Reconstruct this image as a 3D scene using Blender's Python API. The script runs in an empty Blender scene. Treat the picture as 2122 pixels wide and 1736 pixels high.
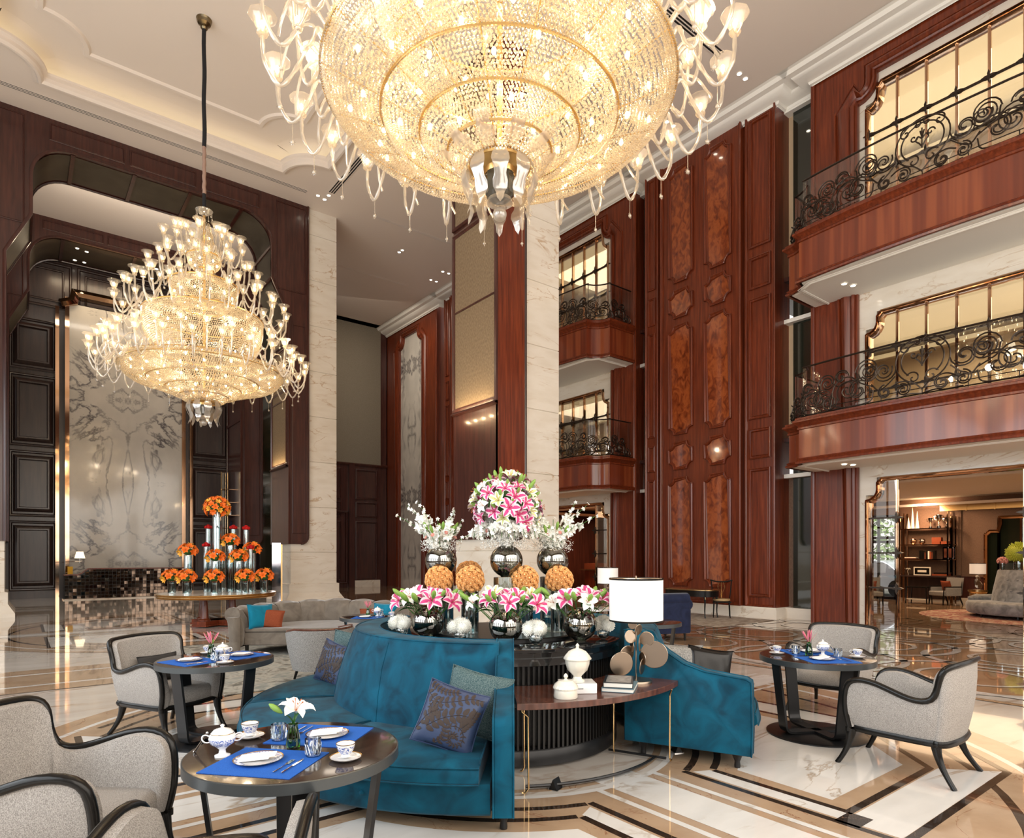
import bpy, bmesh, math, random
from math import sin, cos, pi, radians as rad, sqrt, atan2
from mathutils import Vector, Matrix
C = bpy.data.collections.new('lobby'); bpy.context.scene.collection.children.link(C)
SC = bpy.context.scene
random.seed(7)
# ---------------------------------------------------------------- camera, sky, daylight, exposure
cd = bpy.data.cameras.new('camera'); cam = bpy.data.objects.new('camera', cd); C.objects.link(cam)
cam.location = (0, 0, 1.65); cam.rotation_euler = (rad(90), 0, rad(-37.96))
cd.sensor_width = 36; cd.lens = 1310/2122*36; cd.shift_y = 282/2122; cd.clip_end = 200; cd.clip_start = .05
SC.camera = cam
SC.view_settings.view_transform = 'Standard'; SC.view_settings.look = 'None'
SC.view_settings.gamma = 1; SC.view_settings.use_curve_mapping = False
SC.view_settings.exposure = 0.42
SC.cycles.adaptive_threshold = .02; SC.cycles.max_bounces = 6; SC.cycles.diffuse_bounces = 3; SC.cycles.glossy_bounces = 4
SC.cycles.transmission_bounces = 6; SC.cycles.transparent_max_bounces = 10
SC.cycles.caustics_reflective = False; SC.cycles.caustics_refractive = False
SC.cycles.sample_clamp_indirect = 4; SC.cycles.blur_glossy = .5
wd = bpy.data.worlds.new('sky'); SC.world = wd; wd.use_nodes = True
bg = wd.node_tree.nodes['Background']; bg.inputs[0].default_value = (1, .95, .90, 1); bg.inputs[1].default_value = .9
def area(name, loc, target, sx, sy, power, col, spread=180):
    l = bpy.data.lights.new(name, 'AREA'); l.shape = 'RECTANGLE'; l.size = sx; l.size_y = sy
    l.energy = power; l.color = col; l.spread = rad(spread)
    o = bpy.data.objects.new(name, l); C.objects.link(o); o.location = loc
    o.rotation_euler = (Vector(target)-Vector(loc)).to_track_quat('-Z', 'Y').to_euler(); return o
def point(name, loc, power, col, r=.1):
    l = bpy.data.lights.new(name, 'POINT'); l.energy = power; l.color = col; l.shadow_soft_size = r
    o = bpy.data.objects.new(name, l); C.objects.link(o); o.location = loc; return o
DAY = (.93, .96, 1.0); WARM = (1, .70, .38); WARM2 = (1, .80, .56)
area('window_daylight', (-6.9, 6, 5), (4, 6, 2.4), 17, 8, 1450, (.86, .94, 1))
area('window_daylight', (5, -4.9, 5), (5.4, 4, 2.4), 17, 8, 1250, (1, .91, .80))
# ---------------------------------------------------------------- mesh helpers
class MB:
    def __init__(s): s.v = []; s.f = []; s.m = []; s.k = 0
    def add(s, vs, fs, k=None):
        b = len(s.v); s.v += [tuple(p) for p in vs]
        for f in fs: s.f.append([b+i for i in f]); s.m.append(s.k if k is None else k)
        return s
    def box(s, x0, x1, y0, y1, z0, z1, M=None, k=None):
        p = [(x, y, z) for z in (z0, z1) for y in (y0, y1) for x in (x0, x1)]
        if M is not None: p = [M @ Vector(q) for q in p]
        return s.add(p, [(0, 2, 3, 1), (4, 5, 7, 6), (0, 1, 5, 4), (2, 6, 7, 3), (0, 4, 6, 2), (1, 3, 7, 5)], k)
    def grid(s, rows, closeu=False, closev=False, k=None):
        n = len(rows); m = len(rows[0]); vs = [p for r in rows for p in r]; fs = []
        for i in range(n if closeu else n-1):
            for j in range(m if closev else m-1):
                fs.append((i*m+j, i*m+(j+1) % m, ((i+1) % n)*m+(j+1) % m, ((i+1) % n)*m+j))
        return s.add(vs, fs, k)
    def tube(s, path, r, n=8, closed=False, k=None, flat=1, caps=True):
        P = [Vector(p) for p in path]; L = len(P); rows = []; up = None
        for i in range(L):
            a = P[(i-1) % L] if (closed or i > 0) else P[i]; b = P[(i+1) % L] if (closed or i < L-1) else P[i]
            t = (b-a).normalized() if (b-a).length > 1e-9 else Vector((0, 0, 1))
            if up is None:
                up = Vector((0, 0, 1)) if abs(t.z) < .9 else Vector((1, 0, 0))
            up = (up-t*up.dot(t)); up = up.normalized() if up.length > 1e-6 else t.orthogonal().normalized()
            sd = t.cross(up); rr = r[i] if isinstance(r, (list, tuple)) else r
            rows.append([P[i]+(sd*cos(2*pi*j/n)+up*sin(2*pi*j/n)*flat)*rr for j in range(n)])
        s.grid(rows, closed, True, k)
        if not closed and caps:
            s.add(rows[0], [tuple(range(n))], k); s.add(rows[-1], [tuple(range(n))], k)
        return s
    def lathe(s, prof, n=24, c=(0, 0, 0), a0=0, a1=2*pi, k=None, wob=None):
        full = abs(a1-a0-2*pi) < 1e-6; m = n if full else n+1; rows = []
        for r, z in prof:
            rows.append([(c[0]+(r*(wob(a0+(a1-a0)*j/n) if wob else 1))*cos(a0+(a1-a0)*j/n), c[1]+(r*(wob(a0+(a1-a0)*j/n) if wob else 1))*sin(a0+(a1-a0)*j/n), c[2]+z) for j in range(m)])
        return s.grid(rows, False, full, k)
    def prism(s, poly, w0, w1, mp, k=None, caps=True):
        n = len(poly); vs = [mp(u, v, w0) for u, v in poly]+[mp(u, v, w1) for u, v in poly]
        fs = [(i, (i+1) % n, n+(i+1) % n, n+i) for i in range(n)]
        if caps: fs += [tuple(range(n)), tuple(range(2*n-1, n-1, -1))]
        return s.add(vs, fs, k)
    def sweep(s, path, prof, mp, closed=True, k=None):
        """profile points (outward offset, height) carried along a flat path with mitred corners"""
        n = len(path); ar = sum(path[i][0]*path[(i+1) % n][1]-path[(i+1) % n][0]*path[i][1] for i in range(n)) if closed else 1
        sg = 1 if ar > 0 else -1; rows = []
        for i in range(n):
            p = Vector(path[i]); a = Vector(path[(i-1) % n]) if (closed or i > 0) else None
            b = Vector(path[(i+1) % n]) if (closed or i < n-1) else None
            d1 = (p-a).normalized() if a is not None else None; d2 = (b-p).normalized() if b is not None else None
            if d1 is None: d1 = d2
            if d2 is None: d2 = d1
            n1 = Vector((d1.y, -d1.x)); n2 = Vector((d2.y, -d2.x)); mm = n1+n2
            mm = n1 if mm.length < 1e-6 else mm/max(.35, (mm.length**2)/2)*1.0
            rows.append([mp(p.x+mm.x*o*sg, p.y+mm.y*o*sg, h) for o, h in prof])
        return s.grid(rows, closed, False, k)
    def ball(s, c, r, n=8, m=6, sc=(1, 1, 1), k=None):
        rows = []
        for i in range(1, m):
            t = pi*i/m; rows.append([(c[0]+r*sc[0]*sin(t)*cos(2*pi*j/n), c[1]+r*sc[1]*sin(t)*sin(2*pi*j/n), c[2]-r*sc[2]*cos(t)) for j in range(n)])
        s.grid(rows, False, True, k); b = len(s.v)
        s.v += [(c[0], c[1], c[2]-r*sc[2]), (c[0], c[1], c[2]+r*sc[2])]; st = b-(m-1)*n; kk = s.k if k is None else k
        for j in range(n):
            s.f.append([b, st+(j+1) % n, st+j]); s.m.append(kk)
            s.f.append([b+1, b-n+j, b-n+(j+1) % n]); s.m.append(kk)
        return s
    def octa(s, c, r, rz=None, k=None):
        x, y, z = c; q = rz or r
        return s.add([(x+r, y, z), (x, y+r, z), (x-r, y, z), (x, y-r, z), (x, y, z+q), (x, y, z-q)],
                     [(0, 1, 4), (1, 2, 4), (2, 3, 4), (3, 0, 4), (1, 0, 5), (2, 1, 5), (3, 2, 5), (0, 3, 5)], k)
    def join(s, o, M=None, k=None):
        vs = o.v if M is None else [M @ Vector(p) for p in o.v]
        b = len(s.v); s.v += [tuple(p) for p in vs]
        for f, m in zip(o.f, o.m): s.f.append([b+i for i in f]); s.m.append(m if k is None else k)
        return s
    def me(s, name, mats, smooth=35, bev=0, fix=True):
        me = bpy.data.meshes.new(name); me.from_pydata(s.v, [], s.f)
        for m in (mats if isinstance(mats, (list, tuple)) else [mats]): me.materials.append(m)
        me.polygons.foreach_set('material_index', s.m)
        if fix:
            b = bmesh.new(); b.from_mesh(me); bmesh.ops.remove_doubles(b, verts=b.verts, dist=1e-5) if len(s.v) < 60000 else None
            bmesh.ops.recalc_face_normals(b, faces=b.faces); b.to_mesh(me); b.free()
        if smooth: me.shade_smooth(); me.set_sharp_from_angle(angle=rad(smooth))
        else: me.shade_flat()
        return me
def props(o, label=None, cat=None, group=None, kind=None):
    if label: o['label'] = label
    if cat: o['category'] = cat
    if group: o['group'] = group
    if kind: o['kind'] = kind
    return o
def link(name, me, parent=None, loc=None, rot=None):
    o = bpy.data.objects.new(name, me); C.objects.link(o)
    if parent is not None: o.parent = parent
    if loc is not None: o.location = loc
    if rot is not None: o.rotation_euler = rot
    return o
def put(name, mb, mats, parent=None, loc=None, rot=None, smooth=35, bev=0, sub=0, **kw):
    o = link(name, mb.me(name, mats, smooth), parent, loc, rot)
    if bev:
        b = o.modifiers.new('b', 'BEVEL'); b.width = bev; b.segments = 2; b.limit_method = 'ANGLE'; b.angle_limit = rad(40); b.harden_normals = False
    if sub:
        b = o.modifiers.new('s', 'SUBSURF'); b.levels = sub; b.render_levels = sub
    return props(o, **kw)
def thing(name, label, cat, loc=(0, 0, 0), rz=0, group=None):
    o = bpy.data.objects.new(name, None); C.objects.link(o); o.location = loc; o.rotation_euler = (0, 0, rz); o.empty_display_size = .1
    return props(o, label, cat, group)
def dup(o, parent=None, loc=None, rz=None, label=None, group=None, scale=None):
    c = o.copy(); C.objects.link(c)
    if parent is not None: c.parent = parent
    if loc is not None: c.location = loc
    if rz is not None: c.rotation_euler = (0, 0, rz)
    if label: c['label'] = label
    if group: c['group'] = group
    if scale: c.scale = scale
    for ch in list(o.children): dup(ch, c)
    return c
def arc(cx, cy, r, a0, a1, n): return [(cx+r*cos(a0+(a1-a0)*i/n), cy+r*sin(a0+(a1-a0)*i/n)) for i in range(n+1)]
def notch(u0, u1, v0, v1, r, n=6, st=0):
    """rectangle with concave quarter-round corners"""
    p = []
    for cx, cy, a in ((u0, v0, 0), (u0, v1, -90), (u1, v1, 180), (u1, v0, 90)):
        sx = 1 if cx == u0 else -1; sy = 1 if cy == v0 else -1; q = []
        for i in range(n+1):
            t = pi/2*i/n; q.append((cx+sx*r*cos(t), cy+sy*r*sin(t)))
        if (cx == u0) != (cy == v0): q = q[::-1]
        if st:
            q = [(q[0][0], q[0][1])]+q[0:] 
        p += q
    return p
def bez(p0, p1, p2, p3, n=10):
    P = [Vector(q) for q in (p0, p1, p2, p3)]
    return [tuple(P[0]*(1-t)**3+P[1]*3*t*(1-t)**2+P[2]*3*t*t*(1-t)+P[3]*t**3) for t in [i/n for i in range(n+1)]]
def cr(pts, n=6, closed=False):
    """catmull-rom through points"""
    P = [Vector(p) for p in pts]; L = len(P); out = []
    for i in range(L if closed else L-1):
        a = P[(i-1) % L] if (closed or i) else P[0]*2-P[1]; b = P[i]; c = P[(i+1) % L]; d = P[(i+2) % L] if (closed or i+2 < L) else P[-1]*2-P[-2]
        for j in range(n):
            t = j/n; out.append(tuple(.5*((2*b)+(-a+c)*t+(2*a-5*b+4*c-d)*t*t+(-a+3*b-3*c+d)*t**3)))
    if not closed: out.append(tuple(P[-1]))
    return out
# ---------------------------------------------------------------- materials
def nt(name):
    m = bpy.data.materials.new(name); m.use_nodes = True; t = m.node_tree
    return m, t, t.nodes['Principled BSDF']
def mat(name, col, rough=.5, metal=0, coat=0, trans=0, ior=1.45, emit=None, es=0, sheen=0, sub=0, alpha=1, spec=.5, crough=.05):
    m, t, b = nt(name); I = b.inputs
    I['Base Color'].default_value = (*col, 1); I['Roughness'].default_value = rough; I['Metallic'].default_value = metal
    I['Coat Weight'].default_value = coat; I['Coat Roughness'].default_value = crough; I['Transmission Weight'].default_value = trans; I['IOR'].default_value = ior
    I['Specular IOR Level'].default_value = spec
    if emit: I['Emission Color'].default_value = (*emit, 1); I['Emission Strength'].default_value = es
    if sheen: I['Sheen Weight'].default_value = sheen; I['Sheen Roughness'].default_value = .4
    if alpha < 1: I['Alpha'].default_value = alpha
    return m
def tex(m, kind='NOISE', scale=5, stretch=(1, 1, 1), cols=None, detail=4, dist=0, bump=0, bdist=.01, bscale=None, obj=True, rot=(0, 0, 0), rough=None, lac=2, musg=False):
    t = m.node_tree; b = t.nodes['Principled BSDF']; N = t.nodes.new; L = t.links.new
    tc = N('ShaderNodeTexCoord'); mp = N('ShaderNodeMapping'); L(tc.outputs['Object' if obj else 'Generated'], mp.inputs[0])
    mp.inputs['Scale'].default_value = stretch; mp.inputs['Rotation'].default_value = rot
    if kind == 'NOISE':
        n = N('ShaderNodeTexNoise'); n.inputs['Scale'].default_value = scale; n.inputs['Detail'].default_value = detail; n.inputs['Distortion'].default_value = dist; o = n.outputs[0]
    elif kind == 'WAVE':
        n = N('ShaderNodeTexWave'); n.inputs['Scale'].default_value = scale; n.inputs['Distortion'].default_value = dist; n.inputs['Detail'].default_value = detail; o = n.outputs[1]
    elif kind == 'VORONOI':
        n = N('ShaderNodeTexVoronoi'); n.inputs['Scale'].default_value = scale; n.feature = 'DISTANCE_TO_EDGE'; o = n.outputs[0]
    L(mp.outputs[0], n.inputs[0])
    if cols:
        r = N('ShaderNodeValToRGB'); e = r.color_ramp.elements
        while len(e) > 1: e.remove(e[-1])
        e[0].position = cols[0][0]; e[0].color = (*cols[0][1], 1)
        for p, c in cols[1:]: x = e.new(p); x.color = (*c, 1)
        L(o, r.inputs[0]); L(r.outputs[0], b.inputs['Base Color'])
    if bump:
        bp = N('ShaderNodeBump'); bp.inputs['Strength'].default_value = bump; bp.inputs['Distance'].default_value = bdist
        if bscale:
            n2 = N('ShaderNodeTexNoise'); n2.inputs['Scale'].default_value = bscale; L(mp.outputs[0], n2.inputs[0]); o2 = n2.outputs[0]
        else: o2 = o
        L(o2, bp.inputs['Height']); L(bp.outputs[0], b.inputs['Normal'])
    if rough:
        mr = N('ShaderNodeMapRange'); mr.inputs[3].default_value = rough[0]; mr.inputs[4].default_value = rough[1]; L(o, mr.inputs[0]); L(mr.outputs[0], b.inputs['Roughness'])
    return m
def veins(m, base, vein, sc=.35, w=.03, dist=1.2, stretch=(1, 1, 1), second=None, cloud=.1, rot=(0, 0, 0), mirror=None, maxis=0, lo=.42):
    """marble: thin dark ridges of warped noise on a cloudy base"""
    t = m.node_tree; b = t.nodes['Principled BSDF']; N = t.nodes.new; L = t.links.new
    tc = N('ShaderNodeTexCoord'); mp = N('ShaderNodeMapping'); mp.inputs['Scale'].default_value = stretch; mp.inputs['Rotation'].default_value = rot
    if mirror is None: L(tc.outputs['Object'], mp.inputs[0])
    else:    # book-matched slabs: fold the pattern about a vertical line and about two heights
        sp = N('ShaderNodeSeparateXYZ'); L(tc.outputs['Object'], sp.inputs[0]); cb = N('ShaderNodeCombineXYZ')
        def fold(sock, c, per=None):
            s_ = N('ShaderNodeMath'); s_.operation = 'SUBTRACT'; s_.inputs[1].default_value = c; L(sock, s_.inputs[0])
            if per: p_ = N('ShaderNodeMath'); p_.operation = 'PINGPONG'; p_.inputs[1].default_value = per; L(s_.outputs[0], p_.inputs[0]); return p_.outputs[0]
            a_ = N('ShaderNodeMath'); a_.operation = 'ABSOLUTE'; L(s_.outputs[0], a_.inputs[0]); return a_.outputs[0]
        L(fold(sp.outputs[maxis], mirror), cb.inputs[maxis]); L(sp.outputs[1-maxis], cb.inputs[1-maxis]); L(fold(sp.outputs[2], 4.6, 3.3), cb.inputs[2]); L(cb.outputs[0], mp.inputs[0])
    n = N('ShaderNodeTexNoise'); n.inputs['Scale'].default_value = sc; n.inputs['Detail'].default_value = 6; n.inputs['Distortion'].default_value = dist; n.inputs['Roughness'].default_value = .55; L(mp.outputs[0], n.inputs[0])
    a = N('ShaderNodeMath'); a.operation = 'SUBTRACT'; a.inputs[1].default_value = .5; L(n.outputs[0], a.inputs[0])
    c = N('ShaderNodeMath'); c.operation = 'ABSOLUTE'; L(a.outputs[0], c.inputs[0])
    r = N('ShaderNodeMapRange'); r.inputs[1].default_value = 0; r.inputs[2].default_value = w; r.inputs[3].default_value = 1; r.inputs[4].default_value = 0; L(c.outputs[0], r.inputs[0])
    n3 = N('ShaderNodeTexNoise'); n3.inputs['Scale'].default_value = sc*1.7; L(mp.outputs[0], n3.inputs[0])
    r3 = N('ShaderNodeMapRange'); r3.inputs[1].default_value = lo; r3.inputs[2].default_value = .62; L(n3.outputs[0], r3.inputs[0])
    mm = N('ShaderNodeMath'); mm.operation = 'MULTIPLY'; L(r.outputs[0], mm.inputs[0]); L(r3.outputs[0], mm.inputs[1])
    n2 = N('ShaderNodeTexNoise'); n2.inputs['Scale'].default_value = sc*3; n2.inputs['Detail'].default_value = 5; L(mp.outputs[0], n2.inputs[0])
    x0 = N('ShaderNodeMix'); x0.data_type = 'RGBA'; x0.inputs[6].default_value = (*base, 1); x0.inputs[7].default_value = (*(second or [q*(1-cloud) for q in base]), 1)
    r2 = N('ShaderNodeMapRange'); r2.inputs[1].default_value = .4; r2.inputs[2].default_value = .68; L(n2.outputs[0], r2.inputs[0]); L(r2.outputs[0], x0.inputs[0])
    x = N('ShaderNodeMix'); x.data_type = 'RGBA'; x.inputs[7].default_value = (*vein, 1); L(x0.outputs[2], x.inputs[6]); L(mm.outputs[0], x.inputs[0]); L(x.outputs[2], b.inputs['Base Color'])
    return m
def glow(name, col, s):
    m = bpy.data.materials.new(name); m.use_nodes = True; t = m.node_tree; t.nodes.clear()
    e = t.nodes.new('ShaderNodeEmission'); e.inputs[0].default_value = (*col, 1); e.inputs[1].default_value = s
    o = t.nodes.new('ShaderNodeOutputMaterial'); t.links.new(e.outputs[0], o.inputs[0]); return m
def thin_glass(name, tint=(1, 1, 1), refl=.12, rough=0, gcol=(1, 1, 1)):
    """thin pane: see-through tint plus fresnel reflection"""
    m = bpy.data.materials.new(name); m.use_nodes = True; t = m.node_tree; t.nodes.clear(); N = t.nodes.new; L = t.links.new
    a = N('ShaderNodeBsdfTransparent'); a.inputs[0].default_value = (*tint, 1)
    g = N('ShaderNodeBsdfGlossy'); g.inputs[1].default_value = rough; g.inputs[0].default_value = (*gcol, 1)
    lw = N('ShaderNodeLayerWeight'); lw.inputs[0].default_value = .35
    mr = N('ShaderNodeMapRange'); mr.inputs[3].default_value = refl; mr.inputs[4].default_value = min(1, refl+.75); L(lw.outputs[0], mr.inputs[0])
    x = N('ShaderNodeMixShader'); L(mr.outputs[0], x.inputs[0]); L(a.outputs[0], x.inputs[1]); L(g.outputs[0], x.inputs[2])
    o = N('ShaderNodeOutputMaterial'); L(x.outputs[0], o.inputs[0]); return m
def crystal(name, col, tr=.55, gl=.25):
    """cut glass bead: light passes through it and glints on it"""
    m = bpy.data.materials.new(name); m.use_nodes = True; t = m.node_tree; t.nodes.clear(); N = t.nodes.new; L = t.links.new
    a = N('ShaderNodeBsdfTranslucent'); a.inputs[0].default_value = (*col, 1)
    d = N('ShaderNodeBsdfDiffuse'); d.inputs[0].default_value = (*col, 1)
    g = N('ShaderNodeBsdfGlossy'); g.inputs[1].default_value = .12
    p = N('ShaderNodeBsdfTransparent'); p.inputs[0].default_value = (*col, 1)
    x1 = N('ShaderNodeMixShader'); x1.inputs[0].default_value = .35; L(a.outputs[0], x1.inputs[1]); L(d.outputs[0], x1.inputs[2])
    x2 = N('ShaderNodeMixShader'); x2.inputs[0].default_value = gl; L(x1.outputs[0], x2.inputs[1]); L(g.outputs[0], x2.inputs[2])
    x3 = N('ShaderNodeMixShader'); x3.inputs[0].default_value = 1-tr; L(x2.outputs[0], x3.inputs[2]); L(p.outputs[0], x3.inputs[1])
    o = N('ShaderNodeOutputMaterial'); L(x3.outputs[0], o.inputs[0]); return m
M = {}
M['ceil'] = mat('ceiling_paint', (.80, .71, .63), .7)
M['white'] = mat('white_plaster', (.90, .87, .80), .6)
M['wood'] = tex(mat('mahogany', (.2, .05, .03), .32, coat=.25, crough=.12, spec=.4), 'NOISE', 3, (6, 6, .35), [(.3, (.095, .016, .005)), (.55, (.16, .029, .009)), (.75, (.23, .045, .014))], 5, .4)
M['woodd'] = tex(mat('dark_mahogany', (.1, .03, .02), .32, coat=.35, crough=.15), 'NOISE', 3, (5, 5, .4), [(.3, (.035, .010, .008)), (.7, (.075, .022, .015))], 5, .3)
M['woodv'] = tex(mat('walnut_black', (.05, .03, .025), .35, coat=.3, crough=.2), 'NOISE', 2, (5, 5, .4), [(.3, (.022, .013, .012)), (.7, (.05, .028, .024))], 4, .2)
M['coffer'] = tex(mat('olive_leather', (.1, .08, .05), .5), 'NOISE', 1.5, (1, 1, 1), [(.3, (.05, .038, .025)), (.7, (.085, .068, .045))], 3, .2)
M['burl'] = tex(mat('burl_veneer', (.4, .12, .04), .12, coat=.8, crough=.04), 'NOISE', 4.6, (1, 1.3, .8), [(.25, (.07, .012, .004)), (.42, (.19, .036, .010)), (.6, (.34, .080, .020)), (.75, (.24, .048, .012))], 12, 1.0)
M['fascia'] = tex(mat('striped_veneer', (.3, .08, .03), .28, coat=.5, crough=.1), 'NOISE', 5.5, (1, 1.0, .03), [(.35, (.13, .023, .008)), (.5, (.18, .034, .012)), (.62, (.25, .060, .020))], 2, .1)
M['marble'] = veins(mat('cream_marble', (.8, .75, .66), .18, coat=.3), (.80, .74, .65), (.52, .36, .22), .5, .014, 1.0, (1, 1, 3.2), (.74, .67, .57), rot=(.15, .1, 0))
M['calac'] = veins(mat('veined_marble', (.8, .8, .76), .14, coat=.4), (.60, .56, .50), (.09, .08, .09), .40, .034, 1.5, (1, 1, .8), (.50, .47, .42), mirror=3.5, lo=.30)
M['calac2'] = veins(mat('veined_marble_slab', (.8, .8, .76), .14, coat=.4), (.70, .66, .60), (.08, .07, .08), .45, .04, .9, (1, 1, .7), (.60, .57, .52), mirror=28.2, maxis=1, lo=.36)
M['base'] = veins(mat('baseboard_marble', (.8, .75, .66), .2), (.80, .73, .63), (.5, .36, .24), .6, .015, 1.0, (1, 1, 2))
M['brass'] = mat('polished_brass', (.75, .52, .26), .18, 1)
M['bronze'] = mat('bronze_mirror', (.60, .38, .24), .06, 1)
M['chrome'] = mat('polished_steel', (.62, .60, .58), .08, 1)
M['iron'] = mat('dark_bronze_iron', (.045, .032, .024), .32, .7)
M['dglass'] = mat('dark_green_glass', (.012, .016, .010), .04, 0, coat=1)
M['pane'] = thin_glass('window_glass', (.97, .97, .96), .05)
M['pane2'] = thin_glass('railing_glass', (.88, .89, .87), .05)
M['beige'] = tex(mat('beige_fabric_wall', (.25, .22, .17), .8), 'NOISE', 60, (1, 1, 1), [(.3, (.17, .145, .105)), (.7, (.22, .19, .145))], 2, bump=.15, bdist=.004)
M['shade'] = tex(mat('woven_screen', (.2, .14, .08), .45, .35), 'NOISE', 40, (1, 1, .4), [(.35, (.20, .14, .085)), (.65, (.30, .22, .135))], 2)
M['vent'] = mat('vent_black', (.01, .01, .01), .6)
M['lamp'] = glow('downlight', (1, .9, .72), 14)
M['cloth'] = mat('warm_wall', (.42, .31, .21), .7)
def RW(x0): return lambda u, v, w: (x0-w, u, v)          # wall facing -X : u = y, v = z
def LW(y0): return lambda u, v, w: (u, y0-w, v)          # wall facing -Y : u = x, v = z
def CW(z0): return lambda u, v, w: (u, v, z0-w)          # ceiling, facing down
def FL(z0): return lambda u, v, w: (u, v, z0+w)
MOULD = [(0, 0), (.0, .05), (.02, .06), (.035, .035), (.06, .03), (.075, .045), (.09, .02), (.09, 0)]
def panel(mb, u0, u1, v0, v1, mp, w=.0, s=1.0, k=None, pts=None):
    mb.sweep(pts or [(u0, v0), (u1, v0), (u1, v1), (u0, v1)], [(-a*s, w+h*s) for a, h in MOULD], mp, True, k)
CH = 13.6
# ================================================================ SETTING
def struct(name, mb, mats, smooth=35, **kw): return put(name, mb, mats, smooth=smooth, kind='structure', **kw)
# ---- ceiling with its lobed tray
TR = notch(-.6, 7.5, 1.2, 19.8, 1.05, 8); TI = notch(.45, 6.4, 2.3, 18.8, .95, 8)
mb = MB(); X0, X1, Y0, Y1 = -.6, 7.5, 1.2, 19.8
for a in ((-7.2, X0, -5.2, 36), (X1, 15.6, -5.2, 36), (X0, X1, -5.2, Y0), (X0, X1, Y1, 36)): mb.box(a[0], a[1], a[2], a[3], CH, CH+.02)
for cx, cy in ((X0, Y0), (X0, Y1), (X1, Y1), (X1, Y0)):
    sx = 1 if cx == X0 else -1; sy = 1 if cy == Y0 else -1; q = [(cx+sx*1.05*cos(pi/2*i/8), cy+sy*1.05*sin(pi/2*i/8), CH) for i in range(9)]
    mb.add([(cx, cy, CH)]+q, [(0, i+1, i+2) for i in range(8)])
mb.sweep(TR, [(.18, 0), (.18, .03), (.10, .05), (.06, .10), (0, .10), (-.05, .04), (-.05, -.06), (-.13, -.10), (-.13, -.16), (-.02, -.18)], CW(CH))
mb.sweep(TR, [(-.02, -.18), (.25, -.2), (.25, -.34), (.10, -.46), (-.3, -.5)], CW(CH))
mb.add([(X0-.3, Y0-.3, CH+.5), (X1+.3, Y0-.3, CH+.5), (X1+.3, Y1+.3, CH+.5), (X0-.3, Y1+.3, CH+.5)], [(0, 1, 2, 3)])
mb.sweep(TI, [(.16, -.5), (.12, -.44), (.02, -.44), (-.02, -.5)], CW(CH))
struct('ceiling', mb, M['ceil'])
g = MB(); g.sweep(TR, [(.21, -.22), (.05, -.21)], CW(CH)); struct('trim_1', g, glow('cove_light', (1, .82, .48), 1.1), label='warm cove light strip hidden behind tray moulding')
def slot(name, x0, x1, y0, y1, label):
    m = MB(); m.k = 0; m.box(x0, x1, y0, y1, CH-.008, CH-.001); m.k = 1; w = (x1-x0) if (x1-x0) < (y1-y0) else 0; h = 0 if w else (y1-y0)
    for t in (0, .33, .66, 1):
        if w: m.box(x0+w*t-.012, x0+w*t+.012, y0, y1, CH-.016, CH-.006)
        else: m.box(x0, x1, y0+h*t-.012, y0+h*t+.012, CH-.016, CH-.006)
    props(struct(name, m, [M['vent'], M['ceil']]), label, 'vent')
for a in ((-3, 7.47, 20.45, 20.63, 'long slot vent in ceiling beside the dark wooden arch'), (8.02, 8.24, 16.8, 20.1, 'black slot vent left of the large chandelier'), (9.9, 13.1, 20.5, 20.62, 'thin slot vent in ceiling behind large chandelier'),
          (10.3, 13.6, 24.9, 25.02, 'farthest slot vent over the rear aisle'), (11.2, 13.2, 8.72, 8.94, 'black slot vent right of the large chandelier')): slot('ceiling_vent', *a)
dl = [(7.84, 20.53, 0), (8.1, 20.62, 0), (8.12, 20.3, 0), (14.1, 8.9, 1), (14.37, 8.9, 1), (14.09, 11.12, 1), (14.37, 11.12, 1), (11.85, 22.17, 2), (11.83, 22.4, 2), (14.09, 22.8, 3), (14.38, 22.8, 3), (14.1, 23.8, 3), (14.38, 23.8, 3)]
DLL = ['small round downlight beside the marble column top', 'small round downlight near the right wall cornice', 'paired downlight over the rear aisle', 'downlight near the far cornice of rear aisle']
def downlight(x, y, z, label, group, mp=None, r=.055):
    m = MB(); m.k = 0; m.lathe([(r*1.35, 0), (r*1.3, -.012), (r, -.012), (r, 0)], 14); m.k = 1; m.lathe([(0.0001, -.004), (r, -.004)], 14)
    o = put('downlight', m, [M['white'], M['lamp']], loc=(x, y, z), label=label, cat='light', group=group); return o
d0 = {}
for x, y, k in dl:
    if not d0: o = downlight(x, y, CH, DLL[k], 'recessed ceiling spotlights '+str(k)); d0['o'] = o
    else: dup(d0['o'], loc=(x, y, CH), label=DLL[k], group='recessed ceiling spotlights '+str(k))
# ---- marble columns
def column(x0, x1, y0, y1, zs, base=1):
    m = MB(); pr = [(.22, 0), (.22, .1), (.20, .14), (.10, .3), (.07, .36), (.07, .66)] if base else [(.02, 0)]
    for z in zs: pr += [(pr[-1][0], z-.012), (pr[-1][0]-.025 if z > .7 else .04, z), (0, z+.012)]
    pr += [(0, CH)]
    m.grid([[(x0-o, y0-o, z), (x1+o, y0-o, z), (x1+o, y1+o, z), (x0-o, y1+o, z)] for o, z in pr], False, True)
    return struct('column', m, M['marble'], smooth=20)
column(7.26, 8.88, 21.5, 23.2, [.67, 1.75]+[3.31+1.57*k for k in range(7)])
column(-1.98, -.30, 21.5, 23.2, [.67, 1.75]+[3.31+1.57*k for k in range(7)])
column(8.70, 10.58, 11.67, 13.45, [.67, 1.75]+[3.62+1.545*k for k in range(7)])
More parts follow.
